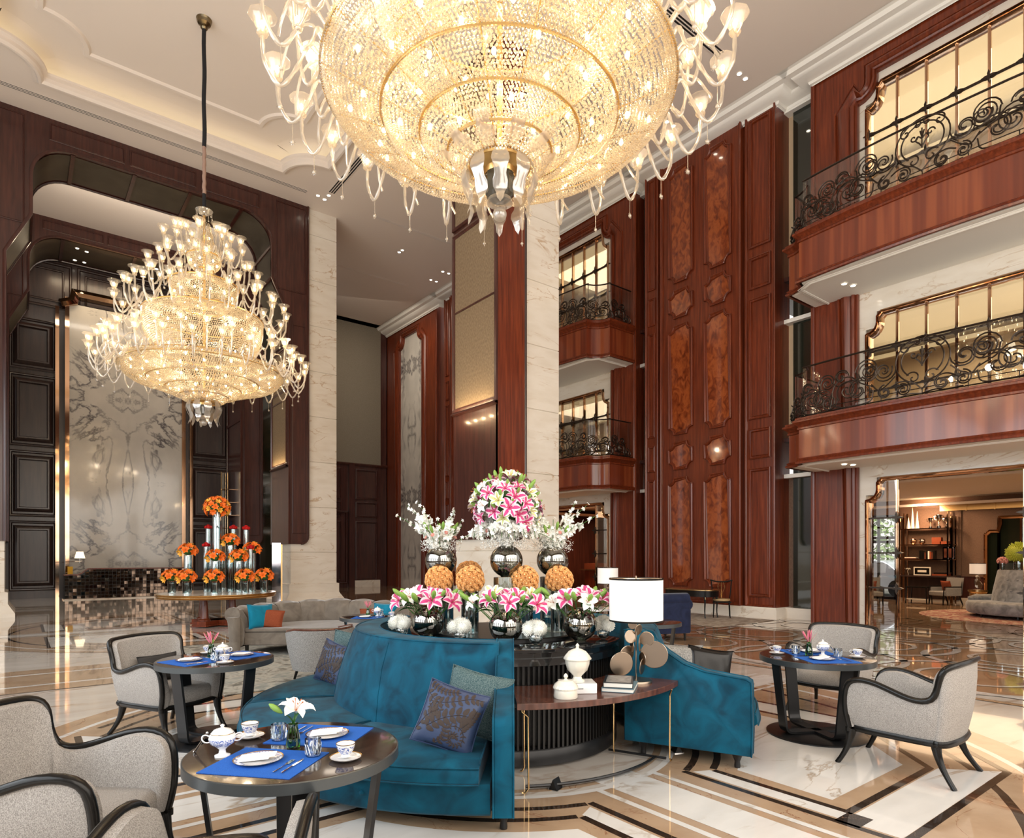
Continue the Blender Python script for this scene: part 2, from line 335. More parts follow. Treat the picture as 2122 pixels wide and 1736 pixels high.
# ---- wooden portal arches
def arch_in(xl, xr, zt, zc, dx, zb, r, n=8):
    p = [(xl-dx, zb), (xl-dx, zc-1.15), (xl, zc)]+[(xl+r+r*cos(a), zt-r+r*sin(a)) for a in [pi-pi/2*i/n for i in range(n+1)]]
    p += [(xr-r+r*cos(a), zt-r+r*sin(a)) for a in [pi/2-pi/2*i/n for i in range(n+1)]]+[(xr, zc), (xr+dx, zc-1.15), (xr+dx, zb)]
    return p
def portal(name, y0, y1, xl, xr, zt, zc, dx, zb, r, xo0, xo1, label, nrib=3):
    ins = arch_in(xl, xr, zt, zc, dx, zb, r); q = .26
    out = [(xo1-q+q*sin(a), zb+q-q*cos(a)) for a in [pi/2*i/5 for i in range(6)]]+[(xo1, CH-.001), (xo0, CH-.001)]+[(xo0+q-q*cos(a), zb+q-q*sin(a)) for a in [pi/2*i/5 for i in range(6)]]
    m = MB(); m.k = 0; m.prism(ins+out, 0, y0-y1, LW(y0))
    edge = [(0, 0), (-.03, .03), (0, .05), (.05, .05), (.05, 0)]
    m.sweep(ins, edge, LW(y0), False); m.sweep(ins, [(0, 0), (-.03, -.03), (.04, -.05), (.04, 0)], LW(y1), False)
    m.sweep(out[:6], [(0, -.0), (.03, .02), (.0, .05), (-.04, .05), (-.04, 0)], LW(y0), False); m.sweep([(xo1, zb+q), (xo1, CH)], [(0, 0), (.03, .02), (0, .05), (-.04, .05), (-.04, 0)], LW(y0), False)
    # face panels
    w = xr-xl
    for i in range(3):
        a = xl+.35+(w-.7)*i/3+.06; b = xl+.35+(w-.7)*(i+1)/3-.06; panel(m, a, b, zt+.14, CH-.12, LW(y0), 0, .5)
    panel(m, xr+.12, xo1-.1, zc-.3, CH-.12, LW(y0), 0, .5); panel(m, xo0+.1, xl-.12, zc-.3, CH-.12, LW(y0), 0, .5)
    panel(m, xr+dx+.1, xo1-.1, zb+.35, zc-1.4, LW(y0), 0, .3)
    # coffers along the reveal, divided by ribs
    d = y1-y0; pth = ins[1:-1]
    m.k = 1; m.grid([[(u, y0+.18, v), (u, y1-.15, v)] for u, v in [(p[0]+(.012 if p[0] < (xl+xr)/2 else -.012), p[1]-.012) for p in pth]])
    m.k = 0
    fr = [(0, 0), (-.03, .0), (-.05, .05), (-.05, .1), (0, .14)]
    m.sweep(pth, fr, lambda u, v, h: (u, y0+.06+h, v), False); m.sweep(pth, fr, lambda u, v, h: (u, y1-.2+h, v), False)
    for i in range(nrib+1):
        x = xl+r+(w-2*r)*i/nrib; m.box(x-.05, x+.05, y0+.05, y1-.05, zt-.05, zt+.02)
    for s, x in ((1, xl), (-1, xr)):
        for z in (zt-r, zc): m.box(min(x, x+s*.05), max(x, x+s*.05), y0+.05, y1-.05, z-.05, z+.05)
        for z in (zc-1.15, zc-3.6): m.box(min(x-s*dx, x-s*dx+s*.05), max(x-s*dx, x-s*dx+s*.05), y0+.05, y1-.05, z-.05, z+.05)
    return props(struct(name, m, [M['woodd'], M['coffer']]), label)
portal('trim_2', 21.42, 23.25, .25, 6.63, 12.86, 10.85, .56, 2.03, .95, -.95, 7.84, 'dark wooden arch with rounded corners and coffered soffit')
portal('trim_3', 27.7, 29.9, .25, 6.75, 13.0, 10.9, .56, 2.12, 1.0, -.95, 8.15, 'rear dark wooden arch framing the veined marble wall', 2)
# lit woven screens on the column cheeks
def cheek(x, y0, y1, zs, zlow, nm):
    m = MB(); mp = lambda u, v, w: (x-w, u, v); m.k = 0
    m.box(x-.02, x+.05, y0, y1, 2.03, CH); 
    for a, b in zs:
        m.k = 0; m.sweep([(y0+.1, a), (y1-.1, a), (y1-.1, b), (y0+.1, b)], [(.1, .02), (.1, .07), (.05, .09), (.03, .06), (0, .05), (0, .02)], mp)
        m.k = 1; m.box(x-.035, x-.01, y0+.1, y1-.1, a, b)
        m.k = 0; z = a+(b-a)*.56; m.box(x-.06, x-.02, y0+.1, y1-.1, z-.02, z+.02)
    m.k = 0; a = zs[0][0]; m.sweep([(y0, a-.12), (y1, a-.12)], [(0, .02), (0, .10), (.04, .12), (.06, .02)], mp, False)
    return struct(nm, m, [M['woodd'], M['shade']])
[point('screen_wash', (8.36, 11.9+.33*i, 4.98), 3.4, (1, .72, .38), .02) for i in range(5)]; area('screen_uplight', (8.45, 12.55, 5.2), (8.64, 12.55, 6.6), 1.5, .05, 10, (1, .75, .42))
area('screen_uplight', (7.0, 22.3, 4.75), (7.14, 22.3, 6.0), 1.4, .05, 10, (1, .75, .42)); area('aisle_fill_light', (12.6, 26.5, 13.4), (13.5, 28.5, 4), 3, 6, 260, (1, .86, .70))  # the big aisle area lamp is unseen fill, added to brighten the rear slab
cheek(8.66, 11.60, 13.47, [(5.3, 9.55), (9.85, 13.3)], 5.1, 'trim_4'); cheek(7.18, 21.45, 23.15, [(4.8, 8.6), (8.9, 9.6)], 4.6, 'trim_5')
m = MB(); q = .26   # wooden front leaf of the near column
m.prism([(8.64, 2.03)]+[(9.45-q+q*sin(a), 2.03+q-q*cos(a)) for a in [pi/2*i/6 for i in range(7)]]+[(9.45, CH), (8.64, CH)], 0, .09, LW(11.68))
m.k = 1; m.sweep([(9.45-q+q*sin(a), 2.03+q-q*cos(a)) for a in [pi/2*i/6 for i in range(7)]]+[(9.45, CH)], [(.0, .0), (.04, .03), (.04, .09), (0, .11), (-.03, .09)], LW(11.68), False)
props(struct('trim_6', m, [M['wood'], M['woodv']]), 'reddish wooden leaf wrapping the near marble column')
area('cove_between_arches', (3.5, 23.7, 12.4), (3.5, 25.6, 13.6), 6.5, .3, 60, (1, .88, .74))
area('arch_downlight', (3.5, 28.9, 12.6), (3.5, 29.6, 4), 5, .6, 90, (1, .78, .52))
# ---- end wall behind the arches
m = MB(); m.k = 0; m.box(-6, 10.5, 30.05, 30.3, 0, CH); mp = LW(30.05)
for x0, x1 in ((-.35, 1.22), (5.72, 7.5)):
    for z0, z1 in ((.3, 2.95), (3.1, 5.6), (5.75, 8.5), (8.65, 10.6)):
        panel(m, x0+.05, x1-.05, z0, z1, mp, 0, 1.2); m.sweep([(x0+.3, z0+.3), (x1-.3, z0+.3), (x1-.3, z1-.3), (x0+.3, z1-.3)], [(.12, 0), (0, .12), (-.05, .12), (-.07, .08)], mp)
for i in range(4):
    a = -.2+i*2.0; panel(m, a, a+1.85, 11.15, 12.9, mp, 0, 1.2); panel(m, a+.25, a+1.6, 11.4, 12.65, mp, .0, .9)
struct('wall_back', m, M['woodv'])
m = MB(); m.box(1.54, 5.46, 29.86, 30.0, .9, 11.4); props(struct('trim_7', m, M['calac']), 'tall book-matched white marble slab with grey veins')
m = MB()
for x in (1.40, 5.46): m.box(x, x+.14, 29.75, 30.04, 0, 11.6)
m.box(1.10, 1.22, 29.8, 30.04, 0, 11.2); m.box(5.78, 5.9, 29.8, 30.04, 0, 11.2)
m.sweep([(1.2, 11.45), (1.55, 11.6), (1.6, 11.95), (5.4, 11.95), (5.45, 11.6), (5.8, 11.45)], [(0, 0), (.0, .3), (.15, .4), (.28, .3), (.3, 0)], LW(30.0), False)
props(struct('trim_8', m, M['bronze']), 'polished bronze frame around the veined marble slab')
for i, (x, y, s) in enumerate([(.9, 28.4, 0), (.95, 29.3, 0), (1.7, 28.3, 1), (2.0, 28.4, 1), (1.7, 29.5, 1), (2.0, 29.5, 1), (4.0, 28.3, 1), (4.3, 28.4, 1), (4.0, 29.5, 1), (4.3, 29.5, 1)]):
    dup(d0['o'], loc=(x, y, 12.99), label='tiny downlight in the coffers of the rear arch', group='downlights of the rear arch')
m = MB(); m.box(8.16, 10.6, 28.0, 28.1, 0, CH); m.box(10.5, 10.6, 28.1, 31, 0, CH); m.box(-6, -.95, 28.0, 28.1, 0, CH); struct('wall_glazed', m, M['dglass'])
# rear aisle wall : beige fabric above, panelling below
m = MB(); m.k = 0; m.box(10.0, 15.6, 30.7, 30.9, 0, 6.3); m.k = 1; m.box(10.0, 15.1, 30.66, 30.9, 6.3, CH); m.k = 0; m.box(15.05, 15.6, 30.7, 30.95, 6.3, CH); mp = LW(30.7)
for a, b in ((11.1, 12.9), (13.7, 14.9)):
    for z0, z1 in ((.35, 3.4), (3.6, 4.4), (4.55, 6.1)): panel(m, a, b, z0, z1, mp, 0, 1)
panel(m, 11.6, 13.25, .2, 3.9, mp, .05, 1.2); m.box(13.3, 13.6, 30.55, 30.7, 0, 6.3); m.sweep([(10, 6.3), (15.6, 6.3)], [(0, 0), (.03, .06), (-.05, .09), (-.1, .04), (-.14, 0)], mp, False)
struct('wall_rear', m, [M['woodd'], M['beige']])
m = MB(); m.sweep([(10.0, 0), (15.0, 0)], [(0, 0), (0, .5), (-.03, .52), (-.06, .40), (-.15, .30), (-.2, .12), (-.3, .08), (-.3, 0)], lambda u, v, w: (u, 30.68-w, CH+v), False)
struct('trim_9', m, M['white'])
# ---- far ends and window walls behind the camera
m = MB(); m.box(-7.2, -7.0, -5.2, 36, 0, .9); m.box(-7.2, -7.0, -5.2, 36, 10, CH)
for y in range(-5, 36, 3): m.box(-7.25, -6.95, y-.35, y+.35, 0, CH)
for y in range(-4, 36, 1): m.box(-7.15, -7.05, y-.04, y+.04, 0, 10)
for z in (3.2, 6.4): m.box(-7.15, -7.05, -5, 36, z-.05, z+.05)
struct('wall_left', m, M['woodd'])
m = MB(); m.box(-7.2, 15.6, -5.2, -5.0, 0, .9); m.box(-7.2, 15.6, -5.2, -5.0, 10, CH)
for x in range(-7, 16, 3): m.box(x-.35, x+.35, -5.25, -4.95, 0, CH)
for x in range(-6, 15): m.box(x-.04, x+.04, -5.15, -5.05, 0, 10)
for z in (3.2, 6.4): m.box(-7, 15.5, -5.15, -5.05, z-.05, z+.05)
struct('wall_front', m, M['woodd'])
# ---- right wall : pier with burl panels
XP = 15.5
def pier(yc):
    m = MB(); mp = RW(XP); m.k = 0; m.box(XP, XP+.6, yc-1.9, yc+1.9, .28, CH-.1)
    hw = 1.36; m.box(XP-.12, XP+.1, yc-hw, yc+hw, .28, CH-.1); mq = RW(XP-.12)
    for s in (-1, 1):      # flanking pilasters
        a, b = sorted((yc+s*1.46, yc+s*(2.32 if s < 0 else 1.98))); m.box(XP-.10, XP+.6, a, b, .28, CH-.1); mr = RW(XP-.10)
        for z0, z1 in ((.55, 3.95), (4.2, 5.0), (5.25, 8.45), (8.7, 9.55), (9.8, 13.2)): panel(m, a+.12, b-.12, z0, z1, mr, 0, 1 if s < 0 else .7)
        m.sweep([(a, .28), (b, .28), (b, CH-.1), (a, CH-.1)], [(-.0, 0), (-.0, .03), (-.03, .045), (-.05, .03), (-.07, 0)], mr)
    m.sweep([(yc-hw, .28), (yc+hw, .28), (yc+hw, CH-.1), (yc-hw, CH-.1)], [(0, 0), (0, .05), (-.03, .07), (-.05, .04), (-.09, .03), (-.10, 0)], mq)
    for c in (-.63, .62):
        for z0, z1 in ((.75, 3.95), (4.17, 5.0), (5.2, 8.45), (8.65, 9.5), (9.7, 13.1)):
            y0, y1 = yc+c-.44, yc+c+.44; q = notch(y0, y1, z0, z1, .2, 6, 1)
            m.k = 0; m.sweep(q, [(0, 0), (0, .06), (-.02, .075), (-.04, .045), (-.06, .05), (-.075, .02), (-.075, 0)], mq)
            m.k = 1; m.prism(notch(y0+.06, y1-.06, z0+.06, z1-.06, .2, 6), .004, .014, mq)
    return struct('trim_10', m, [M['wood'], M['burl']], label='tall mahogany pier with glossy burl panels')
pier(11.0); pier(22.8)
# cornice of the right wall (jogs around piers and frames)
path = [(15.45, -5)]
for yc in (4.75, 16.5, 28.3):
    path += [(15.45, yc-3.55), (15.85, yc-3.55), (15.85, yc-3.0), (15.45, yc-3.0), (15.45, yc+3.0), (15.85, yc+3.0), (15.85, yc+3.9), (15.45, yc+3.9)] if yc < 28 else [(15.45, yc-3.7), (15.85, yc-3.7), (15.85, yc-3), (15.45, yc-3), (15.45, 30.68)]
m = MB(); m.sweep([(y, x) for x, y in path], [(0, 0), (0, .02), (.05, .04), (.07, .10), (.16, .12), (.30, .17), (.36, .24), (.50, .26), (.55, .34), (.62, .36)][::1], lambda u, v, w: (v, u, CH-.38+w), False)
mats = struct('trim_11', m, M['white'])
# marble baseboards
m = MB()
for yc in (11.0, 22.8): m.box(XP-.2, XP+.6, yc-2.40, yc+2.05, 0, .25); m.box(XP-.17, XP+.6, yc-2.37, yc+2.03, .25, .29)
for yc in (4.75, 16.5, 28.3):
    for s in (-1, 1): a, b = sorted((yc+s*3.0, yc+s*3.9)); m.box(15.8, 16.1, a, b, 0, .28)
m.box(13.6, 15.0, 30.5, 30.7, 0, .35)
struct('baseboard_right', m, M['base'])
m = MB()
for yc in (4.75, 16.5, 28.3):
    for s in (-1, 1): a, b = sorted((yc+s*3.0, yc+s*3.75)); m.box(15.95, 16.05, a, b, .28, CH-.05)
    
struct('wall_dark_glass', m, M['dglass'])
# ---- bays : wooden portal frame, marble surround, balconies, windows
LV = [(0, 2.92, 3.44), (4.72, 6.78, 7.27), (8.93, 12.02, 12.54)]
SOF = [3.70, 7.76]
def bay(yc, blank=False):
    m = MB(); mp = RW(XP); W0, W1, T = (2.95, 1.95, 12.75) if not blank else (2.5, 1.15, 12.75)
    def inn(a, t): return [(yc-a, 0), (yc-a, t-.55)]+[(yc-a+.42*sin(k), t-.13-.42*cos(k)) for k in [pi/2*i/5 for i in range(6)]]+[(yc-a+.42, t), (yc+a-.42, t)]+[(yc+a-.42*cos(k), t-.13-.42*sin(k)) for k in [pi/2*i/5 for i in range(6)]]+[(yc+a, t-.55), (yc+a, 0)]
    I = inn(W1, T)
    m.prism(I+[(yc+W0, 0), (yc+W0, CH-.1), (yc-W0, CH-.1), (yc-W0, 0)], 0, -.55, mp)
    prof = [(0, -.45), (0, -.1), (.03, -.06), (.05, 0), (.06, .05), (.12, .07), (.14, .03), (.16, -.0), (.22, .05), (.30, .09), (.38, .07), (.43, .02), (.45, .05), (.48, .05), (.5, 0)]
    J = inn(W1, T); m.sweep(J, [(-o*.56, h) for o, h in prof], mp, False)
    m.sweep([(yc-W0, 0), (yc-W0, CH-.1), (yc+W0, CH-.1), (yc+W0, 0)], [(0, 0), (0, .04), (-.04, .05), (-.06, .02), (-.10, .02), (-.11, 0)], mp, False)
    struct('trim_12', m, M['wood'], label='moulded mahogany frame around a tall bay')
    xm = 15.6
    if blank:
        m = MB(); m.box(xm, xm+.1, yc-W1, yc+W1, 0, 13.3); struct('wall_bay', m, M['calac2']); return
    # marble surround with three window openings (built from strips round each opening)
    m = MB(); zprev = 0; A, B = 1.81, 1.57
    for i, (z0, zn, zt) in enumerate(LV):
        if z0 > zprev: m.box(xm, xm+.25, yc-W1, yc+W1, zprev, z0)
        for s in (-1, 1):
            a, b = sorted((yc+s*A, yc+s*W1)); m.box(xm, xm+.25, a, b, z0, zt)
            a, b = sorted((yc+s*B, yc+s*A)); m.box(xm, xm+.25, a, b, zn+.12, zt)
        zprev = zt
    m.box(xm, xm+.25, yc-W1, yc+W1, zprev, 13.3)
    struct('wall_bay', m, M['marble'])
    # bronze window frames
    for i, (z0, zn, zt) in enumerate(LV):
        h = MB(); h.k = 0
        pth = [(yc-A, z0), (yc-A, zn)]+[(yc-A+.02+.22*sin(k), zn+.22*(1-cos(k))+.02) for k in [pi/2*j/5 for j in range(6)]]+[(yc-B, zt-.12), (yc-B+.1, zt), (yc+B-.1, zt), (yc+B, zt-.12)]+[(yc+A-.02-.22*cos(pi/2-k+0), zn+.22*(1-sin(pi/2-k))+.02) for k in [pi/2-pi/2*j/5 for j in range(6)]]+[(yc+A, zn), (yc+A, z0)]
        h.sweep(pth, [(0, -.1), (0, .05), (.03, .07), (.05, .03), (.075, .04), (.09, -.02), (.09, -.2)], RW(xm), False)
        ms = [-1.15, -.57, 0, .57, 1.15] if i else [-1.15, 1.15]
        for d in ms:
            h.box(xm+.02, xm+.07, yc+d-.028, yc+d+.028, z0, zt); h.box(xm-.0, xm+.03, yc+d-.012, yc+d+.012, z0, zt)
        o = struct('window_'+str(i+1) if i else 'door_1', h, [M['bronze']], label=['bronze framed ground floor doorway', 'bronze framed window on the first balcony', 'bronze framed window on the upper balcony'][i])
        h = MB()
        rows = {0: [.9, 1.7, 2.5], 1: [5.45, 6.37], 2: [9.55, 10.48, 11.41]}[i]
        cols = ([-1.15, 1.15] if i == 0 else [-A+.08]+ms+[A-.08])
        for z in rows:
            spans = [(-A, -1.15), (1.15, A)] if i == 0 else [(-A, A)]
            for a, b in spans: h.box(xm+.0, xm+.05, yc+a+.05, yc+b-.05, z-.018, z+.018)
            for d in cols:
                st = []
                for k in range(16):
                    t = 2*pi*k/16; rr = .035+.10*abs(cos(2*t))**3; st.append((yc+d+rr*cos(t), z+rr*sin(t)))
                h.prism(st, -.06, .035, RW(xm))
        props(link('muntin', h.me('muntin', M['iron']), o), label='dark bronze glazing bars with star joints')
        h = MB()
        if i: h.box(xm+.05, xm+.06, yc-A, yc+A, z0, zt)
        else:
            for a, b in ((-A, -1.15), (1.15, A)): h.box(xm+.05, xm+.06, yc+a, yc+b, .02, zt)
        link('pane', h.me('pane', M['pane']), o)
    # balconies
    for i, zs in enumerate(SOF):
        zt = LV[i+1][0]; bh = zt-zs
        half = [(15.45, 3.0), (14.35, 3.0)]+[(13.85+.5*cos(a), 3.0-.5*sin(a)) for a in [pi/2*j/6 for j in range(1, 6)]]+[(13.85, 2.5), (13.79, 2.0), (13.73, 1.3), (13.70, .6), (13.69, 0)]
        P = [(x, yc+d) for x, d in half]+[(x, yc-d) for x, d in half[-2::-1]]
        m = MB(); mq = lambda u, v, w: (u, v, zs+w)
        prof = [(.0, 0), (.06, .0), (.07, .04), (.03, .07), (.05, .10), (.0, .13)]
        m.k = 0; m.sweep(P, prof, mq, False); m.k = 1; m.sweep(P, [(0, .13), (0, bh-.26)], mq, False)
        m.k = 0; m.sweep(P, [(0, bh-.26), (.03, bh-.25), (.03, bh-.21), (.01, bh-.19), (.06, bh-.14), (.12, bh-.10), (.12, bh-.06), (.07, bh-.04), (.07, bh), (-.25, bh)], mq, False)
        m.k = 2; m.prism([(x+.06, yc+(y-yc)*.985) for x, y in P], .004, bh-.02, mq)
        ins = [(15.7, yc-2.6), (14.25, yc-2.6), (14.05, yc-2.3), (14.0, yc), (14.05, yc+2.3), (14.25, yc+2.6), (15.7, yc+2.6)]
        m.sweep(ins, [(0, 0), (0, -.015), (-.03, -.03), (-.06, -.015), (-.06, 0), (-.1, 0), (-.1, -.012), (-.12, 0)], mq, False)
        m.box(14.35, 15.46, yc-2.9, yc+2.9, zs+.01, zt-.01); m.box(15.4, 16, yc-W1, yc+W1, zs+.01, zt-.01)
        props(struct('trim_13', m, [M['wood'], M['fascia'], M['white']]), 'curved mahogany balcony front with white soffit')
        for d in ((.9, .95, 'a'), (.62, .95, 'a')) : dup(d0['o'], loc=(14.9-.25*(d[0] > .8), yc+1.6+d[0]*.3, zs-.001), label='small downlight in a balcony soffit', group='balcony soffit lights')
        railing(P, yc, zt, i)
def spiral(cx, cy, r, a0, turns, dirn=1, n=22, rmin=.12):
    return [(cx+r*((1-rmin)*(1-t)**1.0+rmin)*cos(a0+dirn*turns*2*pi*t), cy+r*((1-rmin)*(1-t)+rmin)*sin(a0+dirn*turns*2*pi*t)) for t in [i/n for i in range(n+1)]]
def motif(big):
    """one group of C and S scrolls, (s, z) with s along the rail"""
    L = []
    def sc(cx, cy, r, a0, t, d): L.append(spiral(cx, cy, r, rad(a0), t, d)); L.append(spiral(cx+.0, cy, r*.74, rad(a0+25), t*.85, d))
    if big:   # crest in the middle
        L.append([( .42*cos(t), .62+.40*sin(t)) for t in [rad(-60+300*i/26) for i in range(27)]]); L.append([(.33*cos(t), .62+.31*sin(t)) for t in [rad(-50+280*i/26) for i in range(27)]])
        for s in (-1, 1):
            for q in (spiral(s*.14, .32, .12, rad(90-s*60), 1.1, s), spiral(s*.26, .86, .10, rad(90), 1.1, -s), spiral(s*.08, .93, .07, rad(90), 1, s), spiral(s*.13, .72, .07, rad(0), 1, s)): L.append(q)
            L.append(cr([(0, .52), (s*.05, .60), (s*.10, .66), (s*.06, .72), (0, .66), (s*.03, .80)], 3))
        L.append([(0, .50), (0, .84)])
        for s in (-1, 1):
            sc(s*.62, .55, .21, 180 if s > 0 else 0, 1.4, s); sc(s*.86, .60, .20, 0 if s > 0 else 180, 1.3, -s); L.append(cr([(s*.83, .36), (s*.7, .22), (s*.55, .30), (s*.42, .42)], 4))
            sc(s*.30, .16, .14, 90, 1.3, s); sc(s*.60, .17, .14, 90, 1.3, -s); L.append(cr([(0, .10), (s*.15, .25), (s*.35, .30), (s*.5, .24)], 4)); L.append(cr([(0, .03), (s*.2, .06), (s*.35, .03), (s*.6, .04)], 4))
    else:
        sc(0, .34, .30, 200, 1.35, -1); sc(.20, .30, .24, 30, 1.2, 1); L.append(cr([(-.30, .34), (-.34, .15), (-.15, .05), (.1, .03), (.4, .06), (.46, .25)], 4)); sc(.36, .62, .22, 180, 1.4, -1); sc(-.12, .60, .15, 0, 1.3, 1); L.append(cr([(-.3, .55), (-.15, .44), (.05, .5), (.2, .45)], 4)); L.append(cr([(.16, .62), (.20, .45), (.34, .36), (.46, .30)], 4))
        sc(-.36, .18, .17, 20, 1.3, -1); L.append(cr([(-.5, .05), (-.6, .15), (-.52, .3), (-.38, .36)], 4))
    return L
def railing(P, yc, z, lvl):
    Q = [Vector(p) for p in P]; cum = [0]
    for i in range(len(Q)-1): cum.append(cum[-1]+(Q[i+1]-Q[i]).length)
    tot = cum[-1]
    def at(s, ins=.10):
        s = min(max(s, 0), tot-.001)
        for i in range(len(Q)-1):
            if cum[i+1] >= s: break
        t = (s-cum[i])/(cum[i+1]-cum[i]); p = Q[i].lerp(Q[i+1], t); d = (Q[i+1]-Q[i]).normalized(); return p.x-d.y*ins*(1), p.y+d.x*ins
    side = 1 if at(tot/2)[0] > Q[len(Q)//2].x else -1
    t = thing('balcony_railing', {(0, 4): 'lower right balcony railing with glass and dark bronze scrolls', (1, 4): 'upper right balcony railing with glass and dark bronze scrolls', (0, 16): 'lower left balcony railing beside the near marble column', (1, 16): 'upper left balcony railing beside the near marble column'}[(lvl, int(yc))], 'railing', (0, 0, 0), 0, 'balcony railings')
    t.location = (13.9, yc, z); off = Matrix.Translation((-13.9, -yc, -z)); inv = side
    def w(s, h, ins): x, y = at(s, ins*inv); return (x-13.9, y-yc, h)
    ss = [tot*i/60 for i in range(61)]
    g = MB(); g.grid([[w(s, .04, .12), w(s, 1.14, .12)] for s in ss]); g.me; put('glass_panel', g, M['pane2'], t)
    g = MB(); g.tube([w(s, 1.16, .12) for s in ss], .028, 6, flat=.7); put('handrail', g, M['iron'], t)
    g = MB(); g.tube([w(s, .05, .06) for s in ss], .014, 5); g.tube([w(s, .16, .06) for s in ss[2:-2]], .010, 5)
    mid = tot/2
    for k in range(-3, 4): g.tube([w(mid+k*.75, 0, .06), w(mid+k*.75, .16, .06)], .01, 5)
    def draw(lines, c, flip, sc=1.0):
        for l in lines:
            pts = [w(c+flip*s*sc, h*sc+.02, .05) for s, h in l]; g.tube(pts, .0145, 5)
            
    draw(motif(True), mid, 1, 1.12)
    c = 1.42
    while c < mid-.5:
        k = 1.15 if c < 2 else 1.0 if c < 2.8 else .8; draw(motif(False), mid+c, -1, k); draw(motif(False), mid-c, 1, k); c += .80
    put('scrollwork', g, M['iron'], t, label='dark bronze wrought scrolls')
bay(4.75); bay(16.5); bay(28.2, True)
# ================================================================ FLOOR with stone inlay (all one slab of stone, patterns laid flush)
FK = dict(spec=.6, coat=.5, crough=.015)
M['fl'] = veins(mat('floor_white_marble', (.8, .77, .72), .06, **FK), (.66, .61, .55), (.42, .32, .24), .35, .03, 1.2, (1, 3.2, 1), (.56, .50, .44), rot=(0, 0, .3))
M['fl2'] = veins(mat('floor_pure_marble', (.8, .77, .72), .05, **FK), (.76, .74, .71), (.45, .36, .27), .5, .02, 1.2, (1, 3.2, 1), (.68, .66, .63), rot=(0, 0, .2))
M['flb'] = veins(mat('floor_beige_marble', (.6, .45, .32), .05, **FK), (.47, .33, .215), (.25, .10, .05), 1.5, .010, 1.5, (1, 1, 1), (.40, .27, .17))
M['fld'] = veins(mat('floor_emperador', (.05, .03, .02), .05, **FK), (.028, .018, .013), (.20, .12, .08), 2.5, .008, 1.5, (1, 1, 1), (.045, .027, .018))
M['flt'] = veins(mat('floor_tan_marble', (.5, .33, .2), .05, **FK), (.40, .25, .145), (.22, .10, .05), .9, .015, 1.5, (1, 1, 1), (.33, .20, .115))
mb = MB(); lay = [0.0]
mb.k = 0; mb.add([(-7.2, -5.2, 0), (26, -5.2, 0), (26, 36, 0), (-7.2, 36, 0)], [(0, 1, 2, 3)])
def up(): lay[0] += .0003
def fp(pts, k): mb.add([(x, y, lay[0]) for x, y in pts], [tuple(range(len(pts)))], k)
def fring(cx, cy, r0, r1, k, a0=0, a1=2*pi, n=72): 
    mb.grid([[(cx+r*cos(a0+(a1-a0)*i/n), cy+r*sin(a0+(a1-a0)*i/n), lay[0]) for i in range(n+1)] for r in (r0, r1)], k=k)
def frect(x0, x1, y0, y1, k): fp([(x0, y0), (x1, y0), (x1, y1), (x0, y1)], k)
up(); frect(9.0, 26, -5.2, 36, 4)
def rosette(cx, cy):
    up(); fring(cx, cy, 3.72, 4.35, 1); fring(cx, cy, 3.66, 3.72, 3); 
    up(); fring(cx, cy, 4.02, 4.08, 2); up(); fring(cx, cy, 1.0, 3.66, 1)
    up()
    for sx in (-1, 1):
        for sy in (-1, 1):
            T = lambda P: [(cx+sx*a, cy+sy*b) for a, b in P]
            L = lambda P, w, k: [mb.sweep(T(P), [(-w/2, 0), (w/2, 0)], FL(lay[0]), False, k)]
            # outer white band and inner white quadrant
            fp(T([(.55, 2.72), (2.1, 2.72), (2.4, 3.05), (.55, 3.05)]), 2); fp(T([(2.72, .55), (2.72, 2.1), (3.05, 2.4), (3.05, .55)]), 2)
            fp(T([(.7, 2.62), (2.02, 2.62), (2.62, 2.02), (2.62, .7)]+arc(0, 0, 1.86, .40, 1.17, 8)), 1)
            fp(T([(.55, 1.6), (.68, 1.66), (.68, 2.7), (.55, 2.7)]), 2); fp(T([(1.6, .55), (1.66, .68), (2.7, .68), (2.7, .55)]), 2)
    up()
    for sx in (-1, 1):
        for sy in (-1, 1):
            T = lambda P: [(cx+sx*a, cy+sy*b) for a, b in P]
            D = lambda P, w=.055, k=3: mb.sweep(T(P), [(-w/2, 0), (w/2, 0)], FL(lay[0]), False, k)
            fp(T([(.82, 2.52), (1.98, 2.52), (2.52, 1.98), (2.52, .82)]+arc(0, 0, 1.98, .44, 1.13, 8)), 2)
            D([(.5, 1.55), (.5, 3.08), (2.42, 3.08), (2.9, 2.42+.2)]); D([(1.55, .5), (3.08, .5), (3.08, 2.42)])
            D([(.70, 1.68), (.70, 2.68), (2.06, 2.68), (2.68, 2.06), (2.68, .70), (1.68, .70)]); D(arc(0, 0, 1.64, .33, 1.24, 10)); D(arc(0, 0, 1.81, .41, 1.16, 10))
            frect(*sorted((cx+sx*.5, cx+sx*.7)), *sorted((cy+sy*2.68, cy+sy*2.83)), 3); frect(*sorted((cx+sx*2.68, cx+sx*2.83)), *sorted((cy+sy*.5, cy+sy*.7)), 3)
    up(); fring(cx, cy, .9, 1.42, 0); up(); fring(cx, cy, 1.42, 1.47, 2); fring(cx, cy, 1.30, 1.36, 1)
    up()
    for s in (-1, 1):
        frect(cx-.19, cx+.19, *sorted((cy+s*1.25, cy+s*4.6)), 2); frect(*sorted((cx+s*1.25, cx+s*4.6)), cy-.19, cy+.19, 2)
        for t in (-1, 1):
            a, b = sorted((cx+t*.27, cx+t*.32)); frect(a, b, *sorted((cy+s*1.42, cy+s*4.6)), 2); a, b = sorted((cy+t*.27, cy+t*.32)); frect(*sorted((cx+s*1.42, cx+s*4.6)), a, b, 2)
            frect(cx-.55, cx+.55, *sorted((cy+s*3.1, cy+s*3.16)), 3) if t > 0 else None
rosette(3.5, 4.55); rosette(3.5, 16.3)
up()
